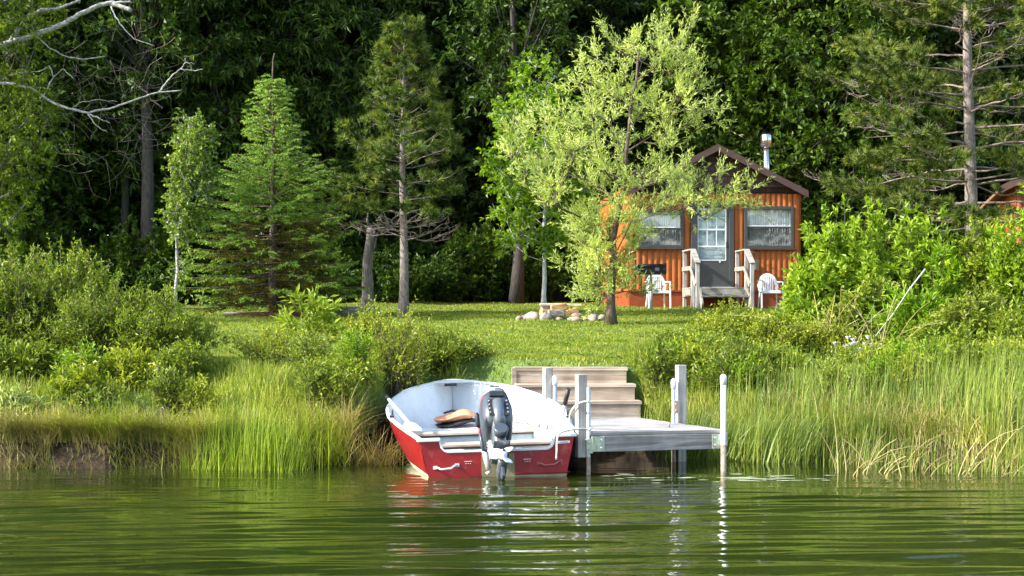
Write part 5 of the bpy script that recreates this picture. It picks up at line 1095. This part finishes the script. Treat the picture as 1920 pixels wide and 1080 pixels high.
# left edge tree with dead white limbs
Yl = 30.0
broadleaf('lakeside_tree', 'broad leafy tree hanging in from the left edge above the shrubs', 'tree', Yl, -70, None, [(0, 0, 0), (.1, 0, 2), (.3, 0, 4), (.5, 0, 6), (.6, 0, 7.5)],
    OL(Yl, -70, None, [(-60, -150, 60), (0, -150, 110), (60, -150, 90), (120, -160, 60), (200, -160, 100), (270, -160, 110), (330, -160, 60), (400, -150, 50), (440, -140, 40)]), 210, .8, .27, .16, B_GREY, leafmat('lakeside_leaf', (.09, .15, .02), (.15, .22, .028), (.24, .30, .05), .42, .4, .4), 7, .45, 10, .10, .055, seed=12, hang=.4, lump=.4)
def limb(label, Y, paths, mat=B_WHITE, name='dead_limb'):
    P0 = paths[0][0][0]; base = Vector((PX(P0[0], Y), Y, PZ(P0[1], Y))); t_ = thing(name, label, 'branch', base)
    for i, (pts, r0, r1) in enumerate(paths):
        Q = np.array([[PX(a, Y) - base.x, .04 * math.sin(j * 2.1 + i), PZ(b_, Y) - base.z] for j, (a, b_) in enumerate(pts)]); s_ = np.linspace(0, 1, len(Q)); ss = np.linspace(0, 1, len(Q) * 4); q2 = np.stack([np.interp(ss, s_, Q[:, k_]) for k_ in range(3)], 1); q2[1:-1] += rng.normal(0, .006, q2[1:-1].shape)
        mb = MB(); mb.tube(q2, np.linspace(r0, r1, len(q2)), 7); mb.build('limb' if i == 0 else 'twig', mat, t_)
limb('thick bleached dead limb slanting across the top left corner', 29.9, [([(-62, 118), (-30, 98), (20, 80), (66, 65), (110, 48), (150, 28), (185, 10), (215, 3)], .06, .04), ([(205, 6), (228, 12), (246, 20)], .045, .04), ([(205, 6), (225, 4), (247, 5)], .025, .02), ([(208, 12), (225, 45), (250, 72), (290, 86)], .014, .005), ([(66, 65), (90, 88), (120, 105), (155, 112), (196, 106)], .012, .009), ([(20, 80), (42, 40), (55, 28), (80, 20), (110, 15), (150, 0)], .045, .02)])
limb('thin forked dead white limb reaching right over the left shrubs', 29.9, [([(-60, 170), (-30, 158), (10, 155), (60, 165), (90, 188), (130, 205), (165, 212), (215, 200), (260, 185), (297, 173), (339, 169)], .035, .012), ([(297, 173), (315, 150), (338, 128), (362, 132), (380, 130)], .018, .007), ([(338, 128), (350, 117), (365, 120)], .010, .005), ([(165, 214), (185, 222), (205, 230)], .02, .008), ([(165, 214), (180, 235), (200, 248)], .014, .006), ([(60, 190), (80, 180), (100, 145), (95, 125), (70, 135), (32, 135)], .016, .008), ([(100, 145), (118, 128), (140, 150)], .008, .004), ([(130, 205), (150, 192), (180, 187), (220, 190)], .008, .005)])
# fine dead brush
mb = MB(); SA, SB, RA = [], [], []
for i in range(150):
    p = np.array([PX(rng.uniform(-30, 330), 31), 31 + rng.normal(0, .5), PZ(rng.uniform(60, 330), 31)]); d = unit(rng.normal(0, 1, 3) * [1, .5, .8])
    for q in range(6): d = unit(d + rng.normal(0, .28, 3)); p2 = p + d * .16; SA.append(p); SB.append(p2); RA.append(.0045 - .0006 * q); p = p2
db = thing('dead_brush', 'tangle of fine dead grey twigs around the white limbs at upper left', 'branches', (PX(90, 31), 31, PZ(200, 31)))
mb.prisms(np.array(SA) - np.array(db.location), np.array(SB) - np.array(db.location), np.array(RA), np.array(RA) * .85, 3); mb.build('twigs', B_TWIG, db)
# ------------------------------------------------------------------ bank shrubs (photo column, depth, height, width, ...)
def S(px, Y, top, wpx, label, mat, L, W, stems=70, tw=15, lpt=7, seed=0, name='willow_shrub', **kw):
    x = PX(px, Y); z0 = gz(x, Y); H = PZ(top, Y) - z0; return shrub(name, label, x, Y, H, wpx / F * Y, stems, tw, lpt, L, W, mat, seed, **kw)
S(40, 18.6, 458, 270, 'tallest grey green willow shrub at the left edge of the bank', L_SHRD, .052, .016, 120, 20, 8, 1)
S(128, 19.2, 440, 200, 'spiky tall shrub second from the left edge with thin bare tips', L_SHR, .05, .015, 90, 18, 8, 2, spike=.2)
S(205, 17.9, 520, 230, 'middle rounded willow shrub of the left bank', L_SHRD, .048, .015, 110, 19, 8, 3)
S(300, 17.8, 545, 230, 'right rounded willow shrub of the left bank below the birch', L_SHR, .046, .015, 110, 18, 8, 4)
S(350, 17.3, 640, 130, 'low loose shrub at the right foot of the left shrub mass', L_SHR, .05, .018, 40, 12, 7, 5)
S(20, 17.2, 640, 170, 'low leafy shrub at the left edge in front of the tallest shrub', L_SHRD, .06, .022, 60, 14, 7, 6)
S(235, 17.1, 655, 150, 'small shrub low in front of the left shrub mass', L_YEL, .055, .022, 40, 12, 7, 7, lean=.05)
S(190, 15.95, 790, 70, 'small dark leafy plant hanging at the left waterline', L_FOR[1], .09, .02, 22, 7, 7, 8, name='leafy_plant', cat='plant')
S(25, 16.1, 735, 90, 'silvery leaved plant at the far left above the waterline', leafmat('silver_leaf', (.24, .30, .20), (.38, .44, .32), (.5, .55, .45), .25, .5, .3), .09, .018, 22, 7, 7, 9, name='silver_plant', cat='plant')
S(170, 16.3, 740, 130, 'pale sage green plants on the bank edge left of the water grass', leafmat('sage_leaf', (.16, .22, .09), (.25, .31, .14), (.38, .42, .25), .3, .5, .3), .07, .017, 36, 8, 7, 10, name='sage_plant', cat='plant')
S(500, 18.3, 605, 150, 'thin loose shrub with sparse small leaves left of the water grass', L_YEL, .036, .016, 26, 10, 6, 11, spike=.2)
S(560, 17.6, 620, 150, 'thin loose shrub in the middle of the left bank', L_SHR, .036, .016, 24, 10, 6, 12)
S(735, 18.0, 555, 190, 'upright small leaved shrub behind the left side of the boat', L_YEL, .036, .016, 52, 14, 7, 13, spike=.25)
S(815, 19.5, 620, 170, 'lower bushy shrub behind the bow of the boat', L_SHR, .036, .016, 80, 14, 7, 14)
S(870, 19.9, 655, 130, 'small shrub just left of the wooden steps behind the bow', L_SHR, .034, .015, 50, 12, 7, 15)
S(690, 18.6, 575, 90, 'narrow shrub in front of the leaning dead trunk', L_YEL, .036, .016, 34, 13, 7, 16, spike=.3)
S(640, 17.0, 690, 130, 'leafy low shrub on the bank left of the boat', L_SHR, .05, .018, 44, 11, 7, 17)
S(580, 19.0, 540, 105, 'slim ash seedling with long pale leaves in front of the spruce foot', leafmat('ash_leaf', (.20, .29, .05), (.28, .36, .08), (.38, .44, .14), .35, .4, .4), .115, .034, 7, 9, 7, 18, name='ash_seedling', cat='plant', start=.55, tuck=.06, twl=.36, up=.4)
# right bank
S(1590, 24.0, 402, 230, 'largest bright green shrub right of the cabin', L_BRI, .095, .036, 100, 17, 8, 30, name='bright_shrub', spike=.2)
S(1640, 24.5, 350, 90, 'tall leafy shoot rising from the top of the large bright shrub', L_BRI, .10, .036, 16, 12, 8, 31, name='bright_shrub', start=.4)
S(1530, 23.6, 455, 110, 'left lobe shrub of the bright shrubs touching the cabin corner', L_BRI, .10, .04, 44, 12, 8, 32, name='bright_shrub')
S(1725, 24.0, 395, 200, 'second bright green shrub in front of the tall pine trunk', L_BRI, .09, .034, 90, 16, 8, 33, name='bright_shrub', spike=.2)
S(1850, 24.0, 400, 190, 'greyish green shrub near the right edge below the second cabin', L_SHR, .085, .034, 84, 16, 8, 34, name='bright_shrub', spike=.2)
S(1915, 23.0, 335, 150, 'tall bright shrub cut by the right edge of the photo', L_BRI, .095, .036, 50, 14, 8, 35, name='bright_shrub', spike=.3)
S(1650, 21.9, 520, 220, 'dark green low shrub under the largest bright shrub', L_SHRD, .085, .036, 80, 14, 7, 36)
S(1500, 22.5, 560, 110, 'small shrub at the foot of the cabin right corner', L_BRI, .08, .034, 36, 11, 7, 37)
S(1715, 21.0, 545, 150, 'vivid yellow green sumac with feathered leaves', L_SUM, .11, .026, 22, 10, 13, 38, name='sumac', twl=.5, rough=.35)
S(1765, 22.5, 470, 90, 'upright vivid sumac between the bright shrubs', L_SUM, .10, .024, 14, 9, 13, 39, name='sumac', twl=.4, rough=.35, start=.4)
S(1830, 20.2, 540, 200, 'pale olive shrub on the right slope above the reeds', leafmat('olive_leaf', (.14, .19, .035), (.21, .26, .055), (.34, .36, .14), .35, .4, .4), .07, .024, 90, 15, 8, 40)
S(1925, 19.6, 560, 160, 'leafy pale shrub at the right edge above the reeds', L_SHR, .07, .024, 60, 13, 8, 41)
S(1745, 20.0, 600, 110, 'small olive shrub left of the pale olive shrub', L_SHR, .06, .022, 46, 12, 7, 42)
S(1370, 19.9, 572, 170, 'yellow green fine leaved shrub in front of the porch steps', L_YEL, .038, .017, 110, 16, 7, 43, spike=.2)
S(1455, 19.6, 585, 170, 'yellow green fine leaved shrub in front of the right chair', L_YEL, .038, .017, 100, 15, 7, 44, spike=.15)
S(1280, 19.4, 625, 130, 'fine leaved shrub at the left end of the right bank shrubs by the lawn', L_SHR, .036, .016, 70, 13, 7, 45)
S(1330, 18.9, 640, 150, 'low dense green shrub above the dock corner', L_SHR, .038, .016, 80, 14, 7, 46)
S(1540, 19.6, 600, 150, 'yellow green low shrub left of the white flowers', L_YEL, .04, .016, 70, 13, 7, 47)
S(1440, 18.5, 660, 170, 'low leafy green shrub above the tall reeds', L_SHR, .06, .016, 70, 12, 7, 48)
S(1240, 18.6, 670, 80, 'small leafy plant beside the wooden steps on the right', L_SUM, .07, .018, 30, 8, 7, 49, name='leafy_plant', cat='plant')
S(1640, 18.9, 660, 170, 'low yellow green shrub under the white flowers', L_YEL, .055, .016, 60, 11, 7, 50)
S(1760, 18.5, 655, 170, 'low green shrub below the vivid sumac', L_SHR, .06, .018, 60, 11, 7, 51)
S(1880, 18.2, 650, 150, 'low green shrub at the right edge behind the bulrushes', L_YEL, .06, .018, 56, 11, 7, 52)
# smaller leafy plants mixed into the bank grass
PLL = [('yellow green leafy', L_YEL), ('mid green leafy', L_SHR), ('dark green leafy', L_SHRD), ('fresh green leafy', L_SUM)]
for i in range(24):
    left = i < 9; px = (rng.uniform(10, 370) if i < 5 else rng.uniform(570, 690)) if left else rng.uniform(1215, 1900); x = PX(px, 16.8); y = float(shore(x)) + rng.uniform(.5, 1.5); x = PX(px, y); k_ = i % 4
    if not left and px > 1500: y += .6; x = PX(px, y)
    shrub('leafy_plant', PLL[k_][0] + (' plant growing in the grass of the left bank' if left else ' plant growing in the grass of the right bank'), x, y, rng.uniform(.45, .75), rng.uniform(.35, .7), 16, 9, 7, rng.uniform(.04, .075), rng.uniform(.013, .022), PLL[k_][1], 60 + i, cat='plant', group=PLL[k_][0] + (' plants of the left bank' if left else ' plants of the right bank'))
# leaning dead stick
A = Vector((PX(1640, 20.5), 20.5, PZ(632, 20.5))); B_ = Vector((PX(1735, 20.3), 20.3, PZ(504, 20.3))); mb = MB(); d = B_ - A; mb.tube([(0, 0, 0), tuple(d * .35 + Vector((.015, 0, 0))), tuple(d * .7 - Vector((.01, 0, 0))), tuple(d)], [.006, .007, .008, .011], 6); tag(mb.build('dead_stick', B_POLE, loc=A), 'bare pale stick leaning up in front of the bright shrubs', 'stick')
# flowers
M_PETAL = paint('white_petal', (.80, .74, .80), .6, .06, 9); M_IRIS = paint('pale_violet_petal', (.58, .52, .82), .6, .2, 30); M_STEM = paint('flower_stem', (.12, .20, .04), .6)
def flower(name, label, px, py, Y, r, mat, group=None, petals=5, cup=.5):
    x = PX(px, Y); z = PZ(py, Y); zb = gz(x, Y); t_ = thing(name, label, 'flower', (x, Y, zb), rng.uniform(0, 6), group); h = z - zb; mb = MB()
    mb.tube([(0, 0, 0), (.02, 0, h * .5), (0, 0, h)], .004, 5); mb.build('stem', M_STEM, t_); mb = MB(); a = np.arange(petals) * 6.283 / petals; P = np.stack([0 * a, 0 * a, 0 * a + h], 1); D = np.stack([np.cos(a), np.sin(a), np.full(petals, cup)], 1)
    mb.leaves(P, D, np.tile([[0, 0, 1.]], (petals, 1)), r, r * .85, .15, 0, .6); mb.leaves(P, D * [.6, .6, 1.5], np.tile([[1., 0, 0]], (petals, 1)), r * .7, r * .6, .15, 0, .6); mb.build('petals', mat, t_); return t_
for i, (px, py) in enumerate([(1566, 648), (1590, 641), (1597, 652), (1604, 645), (1612, 655), (1622, 650), (1628, 640), (1634, 652), (1641, 657), (1649, 648), (1618, 661), (1612, 672), (1585, 655), (1600, 638)]):
    flower('wildflower', 'white pink wildflower in the patch above the reeds right of the dock', px, py + 4 * math.sin(i * 5), 18.6 + .02 * i, .06, M_PETAL, 'white wildflowers on the right bank', cup=1.3)
flower('wildflower', 'single white wildflower at the far right among the reeds', 1912, 703, 17.4, .05, M_PETAL)
flower('iris', 'single pale violet iris above the left side of the boat', 838, 668, 19.5, .075, M_IRIS, None, 6, .1)
flower('iris', 'faded pale iris low on the bank left of the boat', 632, 712, 16.9, .06, M_IRIS, None, 5, -.3)
for px, py, Y, lb_ in ((152, 673, 17.0, 'pink wildflower blossom low on the left shrubs'),): flower('wildflower', lb_, px, py, Y - .25, .04, paint('pink_petal', (.7, .35, .42), .6))
